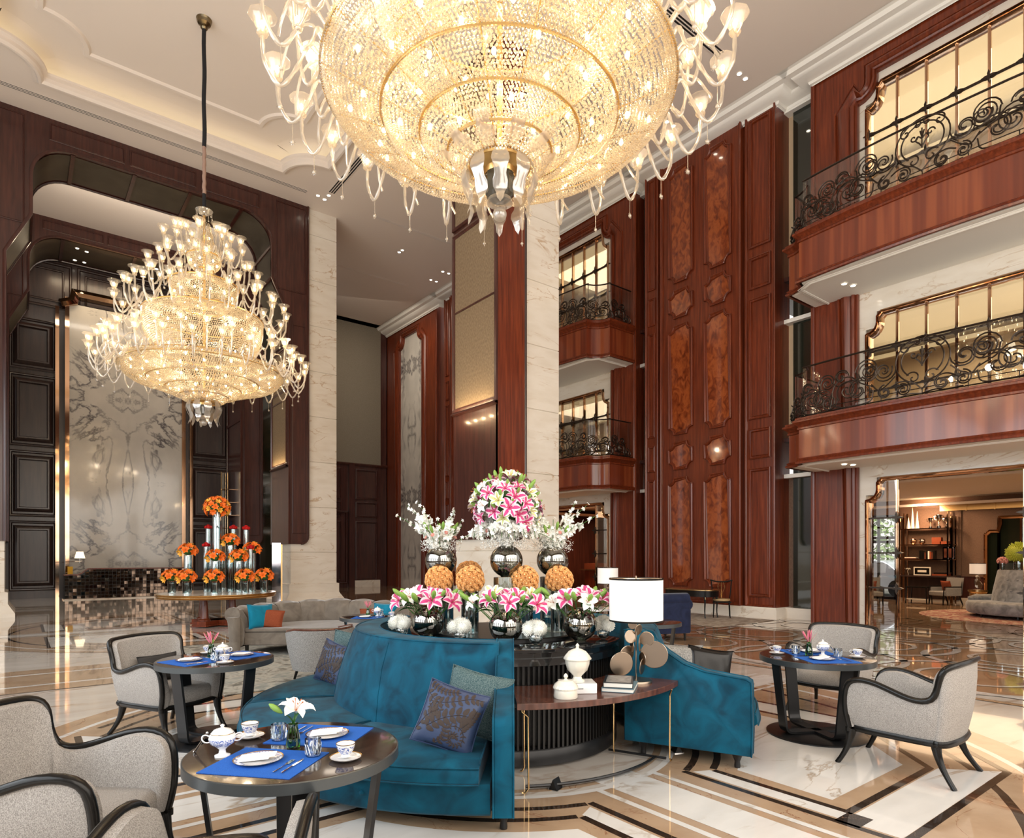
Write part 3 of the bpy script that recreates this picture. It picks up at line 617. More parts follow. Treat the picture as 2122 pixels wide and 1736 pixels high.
for y in (10.45,): 
    for d, k in ((.9, 1), (.5, 2), (.42, 1)): up(); frect(-7, 9, y-d, y+d, k)
up()
for cx in (10.2, 12.4, 14.6, 17.2, 19.4, 21.6, 23.8):      # interlaced circles of the far floor
    for cy in (-1.5, .7, 2.9, 5.1, 7.3, 9.5): fring(cx, cy, 1.22, 1.34, 0 if cx < 15 else 1, n=40); fring(cx, cy, .62, .70, 0 if cx < 15 else 1, n=30)
up(); frect(9.0, 9.12, -5, 30, 2); frect(8.6, 8.72, -5, 30, 1); frect(15.0, 15.2, -5, 30, 0)
struct('floor', mb, [M['fl'], M['flb'], M['fl2'], M['fld'], M['flt']], smooth=0)
# ================================================================ FURNITURE
def velvet(name, a, b, sheen=.6, bump=.0):
    m = mat(name, a, .75, sheen=sheen, spec=.25); return tex(m, 'NOISE', 5, (1, 1, 1), [(.3, a), (.7, b)], 6, 1.0)
def weave(name, a, b, sc=220, stretch=(1, 1, 1)):
    m = mat(name, a, .85, spec=.2); return tex(m, 'NOISE', sc, stretch, [(.35, a), (.65, b)], 3, 0, bump=.35, bdist=.002)
M['teal'] = velvet('teal_velvet', (.000, .028, .054), (.000, .088, .155), .06)
M['taupe'] = velvet('taupe_velvet', (.12, .098, .078), (.19, .16, .13), .35)
M['silver'] = velvet('silver_crushed_velvet', (.14, .14, .14), (.36, .35, .34), .4)
M['navy'] = velvet('navy_velvet', (.004, .008, .03), (.012, .02, .06), .4)
M['linen'] = weave('grey_linen', (.22, .205, .19), (.47, .44, .41), 330, (1, 1, .5))
M['tweed'] = weave('grey_tweed', (.06, .06, .06), (.42, .41, .39), 260)
M['ebony'] = mat('ebonised_wood', (.008, .007, .006), .25, spec=.35)
M['rust'] = weave('rust_weave', (.17, .035, .014), (.27, .07, .03), 200)
M['cyan'] = velvet('turquoise_velvet', (.0, .13, .22), (.0, .20, .32), .3)
M['pblue'] = mat('blue_satin', (.035, .055, .12), .5)
M['pbrown'] = mat('brown_appliqued_velvet', (.035, .020, .014), .6, sheen=.4)
M['boucle'] = weave('teal_boucle', (.012, .05, .06), (.15, .20, .20), 230)
M['tabtop'] = tex(mat('dark_table_veneer', (.03, .02, .016), .13, coat=.4, crough=.06), 'NOISE', 4, (1, 8, 1), [(.3, (.02, .013, .010)), (.7, (.045, .028, .02))], 3)
M['blk'] = mat('satin_black_metal', (.018, .018, .019), .30, .4)
M['slat'] = mat('black_slats', (.012, .011, .010), .35)
M['walnut'] = tex(mat('walnut_top', (.1, .035, .022), .25, coat=.4, crough=.12), 'NOISE', 5, (6, 1, 1), [(.3, (.055, .018, .011)), (.7, (.12, .04, .024))], 4)
M['gold'] = mat('aged_brass', (.62, .42, .20), .25, 1)
M['pewter'] = mat('brushed_bronze_discs', (.33, .26, .20), .30, 1)
M['lshade'] = mat('white_lamp_shade', (.85, .83, .80), .8, emit=(1, .93, .84), es=.10)
M['cream'] = mat('cream_porcelain', (.76, .72, .62), .18, coat=.5)
M['china'] = mat('white_china', (.86, .86, .86), .08, coat=.6)
M['chinab'] = tex(mat('blue_painted_china', (.8, .8, .85), .08, coat=.6), 'NOISE', 60, (1, 1, 1), [(.44, (.85, .86, .88)), (.50, (.10, .17, .50)), (.56, (.05, .10, .38)), (.60, (.8, .82, .88))], 2, 1.5)
M['chinag'] = mat('gilt_rim', (.55, .36, .16), .2, 1)
M['mat'] = weave('blue_placemat', (.012, .075, .36), (.035, .16, .58), 380)
M['napkin'] = mat('white_napkin', (.82, .82, .82), .9)
M['silverw'] = mat('silverware', (.75, .73, .70), .12, 1)
M['glass'] = mat('clear_glass', (1, 1, 1), .0, trans=1, ior=1.45)
M['cut'] = thin_glass('cut_crystal', (.90, .94, .97), .22, .04)
M['clear'] = thin_glass('clear_vase_glass', (.90, .95, .95), .14)
M['smoke'] = thin_glass('smoked_glass', (.34, .33, .27), .24, .0, (1, .98, .92))
M['greeng'] = thin_glass('green_glass', (.22, .52, .10), .10)
M['water'] = thin_glass('water', (.78, .9, .9), .08)
M['leaf'] = mat('leaf_green', (.03, .12, .02), .4); M['leaf2'] = mat('bud_green', (.22, .38, .07), .4); M['stem'] = mat('stem_green', (.05, .16, .03), .5)
# ---- upholstered armchair with ebonised show-wood
def armchair(label):
    t = thing('armchair', label, 'chair')
    half = [(-.30, .34, .30), (-.305, .365, .42), (-.315, .365, .54), (-.325, .345, .63), (-.335, .30, .675), (-.345, .22, .69), (-.35, .12, .675), (-.355, .0, .635), (-.358, -.10, .605), (-.356, -.18, .60), (-.352, -.235, .622), (-.345, -.262, .67), (-.345, -.278, .73), (-.352, -.292, .79), (-.345, -.315, .838), (-.31, -.345, .862), (-.24, -.365, .87), (-.12, -.38, .876), (0, -.385, .878)]
    T = half+[(-x, y, z) for x, y, z in half[-2::-1]]; Ts = cr(T, 2)
    def bot(x, y, z, k):   # foot of the shell under each top point
        s = abs(x)/.35; return (x*.84, y*.86+(.0 if y > 0 else -.0), .31)
    n = len(Ts); rows = []
    for i, (x, y, z) in enumerate(Ts):
        B = Vector(bot(x, y, z, i)); P = Vector((x, y, z)); c = Vector((0, .12, 0)); r = []
        d = Vector((c.x-P.x, c.y-P.y, 0)); d = d.normalized() if abs(P.y) < .3 or P.y < 0 else Vector((-P.x, 0, 0)).normalized()
        O = [B.lerp(P, t_)+(-d)*(.022*sin(pi*t_)) for t_ in (0, .25, .5, .75, 1)]
        th = .058
        I = [B.lerp(P, t_)+d*(th+.018*sin(pi*t_)) for t_ in (.97, .75, .5, .3)]+[Vector((B.x, B.y, .33))+d*(th+.02)]
        rows.append([tuple(q) for q in O+I])
    m = MB(); m.grid(rows, False, True); m.add(rows[0], [tuple(range(len(rows[0])))]); m.add(rows[-1], [tuple(range(len(rows[0])))])
    put('backrest', m, M['linen'], t, smooth=60)
    m = MB(); fr = [Vector(p) for p in Ts]; m.tube([(p.x, p.y, p.z) for p in fr], [.0225]*len(fr), 8)
    for s in (-1, 1): m.tube([(s*.30, .345, .30), (s*.30, .345, .27)], .024, 8)
    bp = [bot(*p, 0) for p in Ts]; m.tube([(p[0], p[1], .295) for p in bp], .022, 6, flat=1.2); m.tube([(bp[0][0], bp[0][1]+.03, .295), (0, bp[0][1]+.055, .29), (bp[-1][0], bp[-1][1]+.03, .295)], .024, 6)
    put('frame', m, M['ebony'], t, smooth=60)
    m = MB(); R = []     # seat cushion
    for z, o in ((.30, .0), (.31, .012), (.37, .022), (.415, .012), (.435, -.02), (.447, -.10), (.45, -.20)):
        R.append([((.262+o)*x, .04+(.30+o)*y, z) for x, y in [(cos(a)*(1/max(abs(cos(a)), abs(sin(a))))**.72, sin(a)*(1/max(abs(cos(a)), abs(sin(a))))**.72) for a in [2*pi*j/32 for j in range(32)]]])
    m.grid(R, False, True); m.add(R[-1], [tuple(range(32))]); put('seat', m, M['linen'], t, smooth=60)
    for sx in (-1, 1):
        m = MB(); m.tube(bez((sx*.275, .33, .29), (sx*.28, .345, .2), (sx*.27, .35, .13), (sx*.30, .43, .0), 8), [.038, .036, .032, .028, .025, .022, .020, .019, .019], 8); put('leg', m, M['ebony'], t, smooth=60)
        m = MB(); m.tube(bez((sx*.265, -.24, .29), (sx*.27, -.25, .2), (sx*.27, -.27, .13), (sx*.315, -.37, .0), 8), [.036, .034, .030, .027, .024, .022, .020, .019, .019], 8); put('leg', m, M['ebony'], t, smooth=60)
    return t
ch = armchair('grey linen armchair turned away from camera, right of the right-hand round table')
ch.location = (5.46, 1.96, 0); ch.rotation_euler.z = rad(2); ch['group'] = 'grey linen armchairs with black frames'
G_ = 'grey linen armchairs with black frames'
dup(ch, loc=(6.88, 3.24, 0), rz=rad(94), label='grey linen armchair facing camera from behind the right-hand round table', group=G_)
dup(ch, loc=(1.10, 6.68, 0), rz=rad(-154), label='grey linen armchair with black frame behind the middle-left round table', group=G_)
dup(ch, loc=(.14, 3.72, 0), rz=rad(-127), label='large foreground grey armchair at far left beside the nearest round table', group=G_, scale=(1.06, 1.06, 1.03))
dup(ch, loc=(.45, 2.35, 0), rz=rad(-31), label='grey armchair cut off by the bottom edge, only arm tops showing', group=G_, scale=(1.0, 1.26, 1))
# ---- tub chair seen from behind
t = thing('tub_chair', 'speckled grey tweed tub chair seen from behind, left of teal sofa', 'chair', (3.13, 8.13, 0), rad(8))
m = MB(); rows = []
for i in range(25):
    a = rad(-205+230*i/24); c, s = cos(a), sin(a); h = .70 if 4 < i < 20 else .70-.05*(abs(i-12)-8)/4; r = .40
    rows.append([(r*.86*c, r*.86*s, .17), (r*c*1.02, r*s*1.02, .45), (r*1.08*c, r*1.08*s, h-.01), (r*1.04*c, r*1.04*s, h), (r*.94*c, r*.94*s, h), (r*.88*c, r*.88*s, h-.02), (r*.82*c, r*.82*s, .25)])
m.grid(rows, False, True); m.add(rows[0], [tuple(range(7))]); m.add(rows[-1], [tuple(range(7))]); put('backrest', m, M['tweed'], t, smooth=60)
m = MB(); m.tube([(r[3][0], r[3][1], r[3][2]+.008) for r in rows], .014, 6); put('rim', m, M['walnut'], t)
m = MB(); m.lathe([(.0001, .18), (.33, .18), (.34, .36), (.30, .42), (.0001, .43)], 24); put('seat', m, M['tweed'], t, smooth=60)
for x, y in ((.2, .2), (-.2, .2), (.2, -.26), (-.2, -.26)): m = MB(); m.tube([(x, y, .18), (x*1.2, y*1.2, 0)], [.022, .014], 6); put('leg', m, M['ebony'], t)
# ---- round cafe tables
def cafe_table(label, r=.49, h=.72):
    t = thing('cafe_table', label, 'table', group='round black cafe tables')
    m = MB(); m.lathe([(.0001, h), (r-.012, h), (r-.006, h-.001)], 64); put('tabletop', m, M['tabtop'], t, smooth=50)
    m = MB(); m.lathe([(r-.006, h-.001), (r, h-.004), (r, h-.05), (r-.02, h-.054), (r-.05, h-.05), (.0001, h-.05)], 64); put('rim', m, mat('brushed_gunmetal', (.10, .11, .115), .34, .7), t, smooth=50)
    for i in range(4):
        a = rad(45+90*i+12); c, s = cos(a), sin(a); pr = [(.42, h-.05), (.40, h-.2), (.36, .22), (.345, .10), (.315, .045), (.27, .025), (.0, .025)]
        pr = [pr[0], pr[1], pr[2]]+bez((.352, .15, 0), (.345, .05, 0), (.33, .03, 0), (.25, .025, 0), 6)[0:] + [(0.04, .025)]
        m = MB(); w = .056; th = .02; L = [(p[0], p[1]) for p in pr]; rows = []
        for j, p in enumerate(L):
            q0 = Vector(L[max(j-1, 0)]); q1 = Vector(L[min(j+1, len(L)-1)]); d = (q1-q0).normalized(); nn = Vector((-d.y, d.x))*th
            rows.append([(p[0]*c-s*w, p[0]*s+c*w, p[1]), (p[0]*c+s*w, p[0]*s-c*w, p[1]), ((p[0]-abs(nn.x)*1.0)*c+s*w, (p[0]-abs(nn.x)*1.0)*s-c*w, p[1]+abs(nn.y)), ((p[0]-abs(nn.x))*c-s*w, (p[0]-abs(nn.x))*s+c*w, p[1]+abs(nn.y))])
        m.grid(rows, False, True); put('leg', m, M['blk'], t, smooth=30)
    m = MB(); m.lathe([(.0001, .025), (.41, .02), (.43, .012), (.43, 0), (.0001, 0)], 48); put('base', m, M['blk'], t, smooth=50)
    return t
T1 = (1.05, 3.045); T2 = (1.40, 6.13); T3 = (5.80, 2.87); T4 = (4.25, 8.9); T5 = (6.95, 5.85)
ct = cafe_table('nearest round black table at lower left, laid for two'); ct.location = (*T1, 0); ct.rotation_euler.z = rad(20)
ct['label'] = 'nearest round black table at lower left, laid for two'
dup(ct, loc=(*T2, 0), rz=rad(62), label='round black table at middle left in front of an armchair'); dup(ct, loc=(*T3, 0), rz=rad(5), label='round black table on the right between two armchairs')
dup(ct, loc=(*T4, 0), rz=0, label='round table in front of the channelled taupe sofa'); dup(ct, loc=(*T5, 0), rz=0, label='dark round table partly hidden behind the large white lamp')
# ---- teal curved sofa (two round a drum counter)
OC = (3.546, 4.625)
def pol(r, a, z): return (r*cos(a), r*sin(a), z)
def teal_sofa(label):
    t = thing('curved_sofa', label, 'sofa', (*OC, 0), 0, 'curved teal velvet sofas')
    A0, A1 = rad(115), rad(232)
    def ring(prof, a0, a1, n, cap=True, bf=None):
        m = MB(); rows = [[pol(r+(bf(a0+(a1-a0)*i/n) if bf and r > 1.9 else 0), a0+(a1-a0)*i/n, z) for r, z in prof] for i in range(n+1)]; m.grid(rows, False, True)
        if cap: m.add(rows[0], [tuple(range(len(prof)))]); m.add(rows[-1], [tuple(range(len(prof)))])
        return m
    w = rad(3.6)
    bu = lambda a: .13*sin(pi*min(1, max(0, (a-A0)/(A1-A0))))
    m = ring([(1.2, .10), (2.06, .10), (2.08, .12), (2.10, .27), (2.10, .30), (1.2, .30)], A0+w*.6, A1-w*.6, 48, bf=bu)
    for k in (.2, .5, .8):
        a = A0+(A1-A0)*k; m.ball(pol(2.095+bu(a), a, .21), .016, 10, 6)
    put('base', m, M['teal'], t, smooth=50)
    for k in range(3):
        a0 = A0+w+(A1-A0-2*w)*k/3+.004; a1 = A0+w+(A1-A0-2*w)*(k+1)/3-.004; m = MB(); rows = []
        n = 16
        for i in range(n+1):
            u = i/n; e = min(1, min(u, 1-u)*9)**.5; a = a0+(a1-a0)*u
            dome = .035*(sin(pi*u))**.5*1.0
            pr = [(1.42, .302), (2.0, .302), (2.125, .305), (2.145, .32), (2.14, .355), (2.135, .385), (2.10, .405+.012*e), (1.95, .415+dome*.8), (1.75, .42+dome), (1.55, .425+dome*.6), (1.42, .42)]
            rows.append([pol(r+(bu(a) if r > 1.9 else 0), a, z) for r, z in pr])
        m.grid(rows, False, True); m.add(rows[0], [tuple(range(11))]); m.add(rows[-1], [tuple(range(11))])
        m.tube([pol(2.128+bu(a0+(a1-a0)*i/n), a0+(a1-a0)*i/n, .402) for i in range(n+1)], .006, 5); m.tube([pol(2.148+bu(a0+(a1-a0)*i/n), a0+(a1-a0)*i/n, .312) for i in range(n+1)], .006, 5)
        m.tube([pol(r, a1, z) for r, z in ((1.45, .43), (1.75, .438), (2.0, .425), (2.1, .41))], .006, 5)
        put('seat_cushion', m, M['teal'], t, smooth=50)
    m = ring([(1.13, .12), (1.52, .12), (1.54, .40), (1.50, .60), (1.44, .80), (1.37, .99), (1.355, 1.015), (1.33, 1.025), (1.25, 1.03), (1.15, 1.022), (1.135, 1.0)], A0+w*.5, A1-w*.5, 64)
    m.tube([pol(1.352, A0+w+(A1-A0-2*w)*i/60, 1.02) for i in range(61)], .006, 5)
    m.tube([pol(1.145, A0+w+(A1-A0-2*w)*i/60, 1.022) for i in range(61)], .006, 5)
    for k in (1/3, 2/3):
        a = A0+(A1-A0)*k; m.tube([pol(r+.002, a+.02*sin(z*5), z) for r, z in ((1.54, .40), (1.50, .60), (1.44, .80), (1.37, .99))], .003, 5)
    put('backrest', m, M['teal'], t, smooth=50)
    for a0, a1 in ((A0-w*.5, A0+w*.5), (A1-w*.5, A1+w*.5)):
        pr = [(1.13, .11), (1.13, 1.03), (1.24, 1.04), (1.30, 1.02), (1.38, .95), (1.48, .87), (1.62, .785), (1.78, .735), (1.95, .715), (2.09, .70), (2.125, .68), (2.13, .64), (2.135, .3), (2.13, .11)]
        m = MB(); th = .062; a = (a0+a1)/2; sx, sy = -sin(a), cos(a)
        rows = [[(r*cos(a)+sx*o, r*sin(a)+sy*o, z+dz) for r, z in pr for dz in (0,)] for o in (-th, -th+.012, th-.012, th)]
        for k in (0, 3): 
            c = Vector((1.6*cos(a), 1.6*sin(a), .4)); o = (-th if k == 0 else th)
            rows[k] = [tuple(Vector(q)+(Vector((1.6*cos(a)+sx*o, 1.6*sin(a)+sy*o, .45))-Vector(q)).normalized()*.012) for q in rows[k]]
        m.grid(rows, False, True); m.add(rows[0], [tuple(range(len(pr)))]); m.add(rows[-1], [tuple(range(len(pr)))])
        for o in (-th+.002, th-.002): m.tube([(r*cos(a)+sx*o, r*sin(a)+sy*o, z) for r, z in pr[1:]], .006, 5)
        put('arm', m, M['teal'], t, smooth=50)
        for r in (1.28, 2.02):
            m = MB(); m.lathe([(.012, 0), (.022, .004), (.024, .02), (.02, .05), (.034, .085), (.045, .11)], 14, c=(r*cos(a), r*sin(a), 0)); put('leg', m, M['blk'], t, smooth=60, label='turned dark bronze foot')
    return t
ts = teal_sofa('curved teal velvet sofa filling the centre foreground, pillows at both ends')
t2 = dup(ts, rz=pi, label='second curved teal velvet sofa, its scooped end behind the walnut shelf')
# ---- drum counter
t = thing('drum_counter', 'round black slatted drum counter between the teal sofas, carrying flowers', 'counter', (*OC, 0))
m = MB(); m.lathe([(.0001, .93), (1.02, .93), (1.035, .925), (1.035, .905), (1.02, .90), (1.0, .895), (1.0, .86), (1.02, .855), (1.02, .80), (.97, .79), (.0001, .79)], 96); put('worktop', m, mat('black_glass_top', (.008, .008, .009), .06, coat=.6), t, smooth=40)
m = MB(); m.lathe([(.0001, .965), (.66, .965), (.67, .955), (.67, .93)], 64); put('raised_tray', m, M['blk'], t, smooth=40)
m = MB(); m.lathe([(1.0, .03), (1.0, .13), (.985, .15), (.93, .155)], 96); m.lathe([(.92, 0), (.92, .04), (1.0, .05)], 96); put('plinth', m, M['blk'], t, smooth=40)
m = MB()
for i in range(150):
    a = 2*pi*i/150; Mx = Matrix.Rotation(a, 4, 'Z'); m.box(.955, .985, -.009, .009, .15, .80, Mx)
m.lathe([(.955, .46), (.95, .47), (.95, .50), (.955, .51)], 96); m.lathe([(.90, .15), (.90, .80)], 64)
put('slats', m, M['slat'], t, smooth=0)
# ---- walnut arc shelf
t = thing('arc_shelf', 'curved walnut side table wrapped round the drum, lamp and books on it', 'side table', (*OC, 0))
A0, A1 = rad(235), rad(292.5)
def arcs(r0, r1, a0, a1, z0, z1, n=30):
    m = MB(); rows = [[pol(r0, a0+(a1-a0)*i/n, z0), pol(r1, a0+(a1-a0)*i/n, z0), pol(r1, a0+(a1-a0)*i/n, z1), pol(r0, a0+(a1-a0)*i/n, z1)] for i in range(n+1)]
    m.grid(rows, False, True); m.add(rows[0], [(0, 1, 2, 3)]); m.add(rows[-1], [(0, 1, 2, 3)]); return m
put('tabletop', arcs(1.0, 1.58, A0, A1, .605, .65), M['walnut'], t, bev=.003)
for r, a in ((1.50, 236.5), (1.06, 238), (1.54, 291), (1.07, 290)):
    a = rad(a); m = MB(); e = (-.05 if a > rad(250) else .05); m.tube([pol(r, a, .60), pol(r, a, .575), pol(r, a+e*.55, .54), pol(r, a+e*.62, .05), pol(r, a+e*.3, .02), pol(r, a, .02)], .007, 6); put('leg', m, M['gold'], t)
m = MB(); m.tube([pol(1.42, A0+.05+(A1-A0-.1)*i/20, .035) for i in range(21)], .011, 6); m.tube([pol(1.02, rad(289), .03), pol(1.5, rad(290.5), .03)], .010, 6); put('stretcher', m, M['blk'], t)
# floor uplights
for i, (x, y) in enumerate(((2.99, 3.33), (4.35, 3.33))):
    t = thing('floor_uplight', ['small square floor uplight beneath the shelf near the teal sofa arm', 'small square floor uplight beneath the shelf by its right leg'][i], 'light', (x, y, .002), rad(20+40*i))
    m = MB(); m.box(-.055, .055, -.04, .04, 0, .006); put('base', m, M['chrome'], t)
    m = MB(); m.add([(-.045, -.03, .006), (.045, -.03, .006), (.045, .03, .006), (-.045, .03, .006), (-.045, -.0, .075), (.045, -.0, .075)], [(0, 1, 5, 4), (2, 3, 4, 5), (0, 4, 3), (1, 2, 5), (0, 3, 2, 1)]); put('housing', m, M['blk'], t)
# ---- table lamp with disc stem
def disc_lamp(label, loc, s=1, rz=0):
    t = thing('table_lamp', label, 'lamp', loc, rz); t.scale = (s, s, s)
    m = MB(); m.lathe([(.0001, .02), (.10, .022), (.118, .018), (.122, .01), (.122, 0), (.0001, 0)], 40); put('base', m, M['pewter'], t, smooth=40)
    m = MB(); m.tube([(0, 0, .02), (0, 0, .82)], .006, 8); put('pole', m, M['pewter'], t); m = MB(); m.tube([(-.2, 0, .80), (.2, 0, .80)], .003, 4); put('shade_bar', m, M['pewter'], t)
    for i, (dx, dz, r, yaw, til) in enumerate(((-.115, .12, .095, 10, 6), (.14, .19, .105, -12, -4), (-.07, .19, .072, 30, 10), (.045, .10, .062, 60, 4), (.03, .27, .058, 70, 0), (.085, .31, .058, -20, 8), (-.045, .33, .052, 20, -8), (-.03, .25, .045, 100, 0), (.02, .38, .045, 40, 12), (-.03, .42, .034, -10, 0), (.05, .16, .05, 110, 0))):
        m = MB(); m.lathe([(.0001, .003), (r-.004, .003), (r, 0), (r-.004, -.003), (.0001, -.003)], 28)
        put('disc', m, M['pewter'], t, loc=(dx, .012*(i % 3-1), dz+.02), rot=(rad(90+til), 0, rad(yaw)), smooth=30)
    m = MB(); m.lathe([(.205, .47), (.205, .80)], 56); put('lamp_shade', m, M['lshade'], t, smooth=40)
    m = MB(); m.lathe([(.207, .47), (.208, .483), (.203, .483), (.203, .47)], 56); put('trim_band', m, M['ebony'], t); m = MB(); m.lathe([(.207, .79), (.208, .803), (.203, .803), (.203, .79)], 56); put('trim_band', m, M['ebony'], t)
    l = point('lamp_bulb', (0, 0, .62), 3.2, (1, .86, .66), .04); l.parent = t
    return t
disc_lamp('large white drum-shaded lamp with overlapping bronze discs on the walnut shelf', (3.845, 3.335, .65), 1.02, rad(-38))
disc_lamp('smaller-looking disc lamp glowing in the background near the left balcony bay', (9.35, 8.85, .60), 1, rad(20))
t = thing('console_table', 'low table with white top under the background disc lamp', 'table', (9.35, 8.85, 0))
m = MB(); m.box(-.6, .35, -.3, .3, .56, .60); put('tabletop', m, M['china'], t, bev=.004)
for x, y in ((-.55, -.25), (.3, -.25), (.3, .25), (-.55, .25)): m = MB(); m.box(x-.02, x+.02, y-.02, y+.02, 0, .56); put('leg', m, M['ebony'], t)
# ---- objects on the walnut shelf
def onshelf(dx, dy): return (OC[0]+dx, OC[1]+dy, .651)
t = thing('lidded_urn', 'tall cream lidded urn standing on a white box', 'urn', (3.22, 3.35, .725))
fl = lambda a: 1+.035*cos(8*a)
m = MB(); m.lathe([(.0001, 0), (.05, 0), (.052, .012), (.035, .022), (.028, .04), (.04, .055), (.07, .085), (.085, .13), (.088, .165), (.0001, .165)], 32, wob=fl); put('body', m, M['cream'], t, smooth=50)
m = MB(); m.lathe([(.098, .165), (.10, .172), (.085, .195), (.06, .225), (.03, .24), (.012, .245), (.010, .255), (.014, .265), (.005, .278), (.0001, .282)], 32, wob=fl); put('lid', m, M['cream'], t, smooth=50)
t = thing('lidded_bowl', 'low cream lidded bowl with fluted lid beside the white box', 'bowl', (3.03, 3.27, .651))
m = MB(); m.lathe([(.0001, 0), (.082, 0), (.085, .01), (.080, .055), (.078, .062), (.0001, .062)], 36); put('body', m, M['cream'], t, smooth=50)
m = MB(); m.lathe([(.086, .062), (.088, .07), (.078, .095), (.05, .118), (.015, .124), (.008, .132), (.016, .148), (.010, .162), (.0001, .170)], 48, wob=lambda a: 1+.02*cos(24*a)); put('lid', m, M['cream'], t, smooth=30)
m = MB(); m.box(-.13, .13, -.095, .095, 0, .072); put('white_box', m, M['china'], None, (3.235, 3.37, .651), (0, 0, rad(-34)), bev=.003, label='flat white box under the cream urn', cat='box')
m = MB(); m.box(-.03, .03, -.0965, -.095, .034, .038); o = put('clasp', m, M['ebony'], C.objects['white_box'])
def book(name, label, loc, rz, sx, sy, h, cover, title=None):
    t = thing('book', label, 'book', loc, rz, 'stacked books')
    m = MB(); m.box(-sx, sx, -sy, sy, 0, .004); m.box(-sx, sx, -sy, sy, h-.004, h); m.box(-sx-.004, -sx, -sy, sy, 0, h); put('cover', m, cover, t, bev=.001)
    m = MB(); m.box(-sx, sx-.005, -sy+.005, sy-.005, .004, h-.004); put('pages', m, mat('book_pages', (.72, .70, .64), .9), t)
    for j, (tx, sz, yy, col) in enumerate(title or []):
        c = bpy.data.curves.new('title', 'FONT'); c.body = tx; c.size = sz; c.extrude = .0003; c.align_x = 'CENTER'; c.align_y = 'CENTER'; c.materials.append(col)
        o = link('tmp', c, t); me = bpy.data.meshes.new_from_object(o); bpy.data.objects.remove(o); link('spine_title', me, t, (-sx-.0045, yy, h/2), (rad(90), 0, rad(-90)))
    return t
wt = mat('title_white', (.7, .7, .68), .6); gt = mat('title_gold', (.5, .36, .16), .5)
b1 = book('b', 'lower pale grey blue book of the stack on the walnut shelf', (3.56, 3.24, .651), rad(-55), .115, .16, .030, mat('cover_grey_blue', (.10, .17, .21), .4), [('Natural Art', .020, .07, gt), ('PAINTING HISTORY', .010, -.07, wt)])
b2 = book('b', 'upper black book with a photograph on its cover, topmost of stack', (3.555, 3.25, .682), rad(-50), .105, .15, .038, mat('cover_black', (.012, .016, .022), .3), [('The Houses of Beautiful Lives', .011, .0, wt)])
m = MB(); m.box(-.09, .09, -.13, .13, .0381, .0386); put('cover_photo', m, tex(mat('cover_photograph', (.1, .1, .1), .3), 'NOISE', 25, (1, 3, 1), [(.35, (.02, .02, .02)), (.6, (.3, .3, .3))], 5), b2)
# ---- pillows
def pillow(name, label, loc, rot, w, h, th, mt, leaves=None, group=None):
    def S(u, v, s):    # u,v in -1..1
        k = (1-abs(u)**2.4)*(1-abs(v)**2.4); k = max(k, 0)**.42; pin = 1-.07*(1-abs(u)**2)*abs(v)**4; pin2 = 1-.07*(1-abs(v)**2)*abs(u)**4
        return (u*w*pin2, s*th*k, v*h*pin)
    N = 16; m = MB(); m.k = 0
    for s in (-1, 1): m.grid([[S(-1+2*i/N, -1+2*j/N, s) for j in range(N+1)] for i in range(N+1)])
    m.tube([S(*p, 0) for p in [(-1+2*i/N, -1) for i in range(N)]+[(1, -1+2*i/N) for i in range(N)]+[(1-2*i/N, 1) for i in range(N)]+[(-1, 1-2*i/N) for i in range(N)]], .005, 5, True)
    if leaves:
        m.k = 1
        def put_leaf(u, v, a, L, W):
            pts = []
            for i in range(10):
                t_ = 2*pi*i/10; x = L*cos(t_); y = W*sin(t_)*(1-.35*cos(t_)); pu = u+x*cos(a)-y*sin(a); pv = v+x*sin(a)+y*cos(a); pts.append((pu, pv))
            if max(abs(p[0]) for p in pts) > .97 or max(abs(p[1]) for p in pts) > .97: return
            vs = [S(p[0], p[1], -1) for p in pts]; vs = [(q[0], q[1]-.003, q[2]) for q in vs]; c = S(u, v, -1); m.add([(c[0], c[1]-.005, c[2])]+vs, [(0, i+1, (i+1) % 10+1) for i in range(10)])
        def vine(P, n, L, W):
            Q = cr(P, 8); step = max(1, len(Q)//n)
            for i in range(0, len(Q)-1, step):
                d = Vector(Q[i+1])-Vector(Q[i]); a = atan2(d.y, d.x); 
                for s in (-1, 1): put_leaf(Q[i][0]+cos(a+s*1.1)*L*1.1, Q[i][1]+sin(a+s*1.1)*L*1.1, a+s*1.0, L, W)
            vs = [S(min(.97, max(-.97, q[0])), min(.97, max(-.97, q[1])), -1) for q in Q]; m.tube([(q[0], q[1]-.002, q[2]) for q in vs], .0022, 4)
        vine([(-.95, .55), (-.5, .35), (0, .5), (.5, .75), (.9, .8)], 9, .10, .055); vine([(-.6, -.45), (-.2, -.1), (.3, .15), (.8, .2)], 7, .14, .08)
        vine([(-.95, -.6), (-.75, -.2), (-.55, .0), (-.4, .12)], 6, .10, .06)
        vine([(-.2, -.9), (0, -.7), (.05, -.45), (0, -.2)], 6, .08, .045); vine([(.5, -.2), (.7, .1), (.8, .45)], 6, .09, .05); vine([(-.9, .85), (-.4, .72), (.1, .85)], 7, .07, .04)
        vine([p for p in spiral(.35, -.55, .38, 2.2, 1.3, -1, 12)], 18, .055, .022); vine([p for p in spiral(-.55, .12, .25, 0, 1.3, 1, 12)], 14, .045, .02)
    o = put('throw_pillow', m, mt, None, loc, rot, smooth=60, label=label, cat='pillow', group=group); return o
def polw(r, deg, z): a = rad(deg); return (OC[0]+r*cos(a), OC[1]+r*sin(a), z)
pillow('p', 'blue pillow with brown leaf pattern in the teal sofa corner, right end', polw(1.86, 221.5, .62), (rad(-20), rad(16), rad(-48)), .20, .20, .065, [M['pblue'], M['pbrown']], True, 'leaf patterned pillows')
pillow('p', 'teal grey boucle pillow behind the leaf pillow at the sofa arm', polw(1.66, 225.5, .67), (rad(-14), rad(14), rad(-40)), .21, .21, .06, M['boucle'])
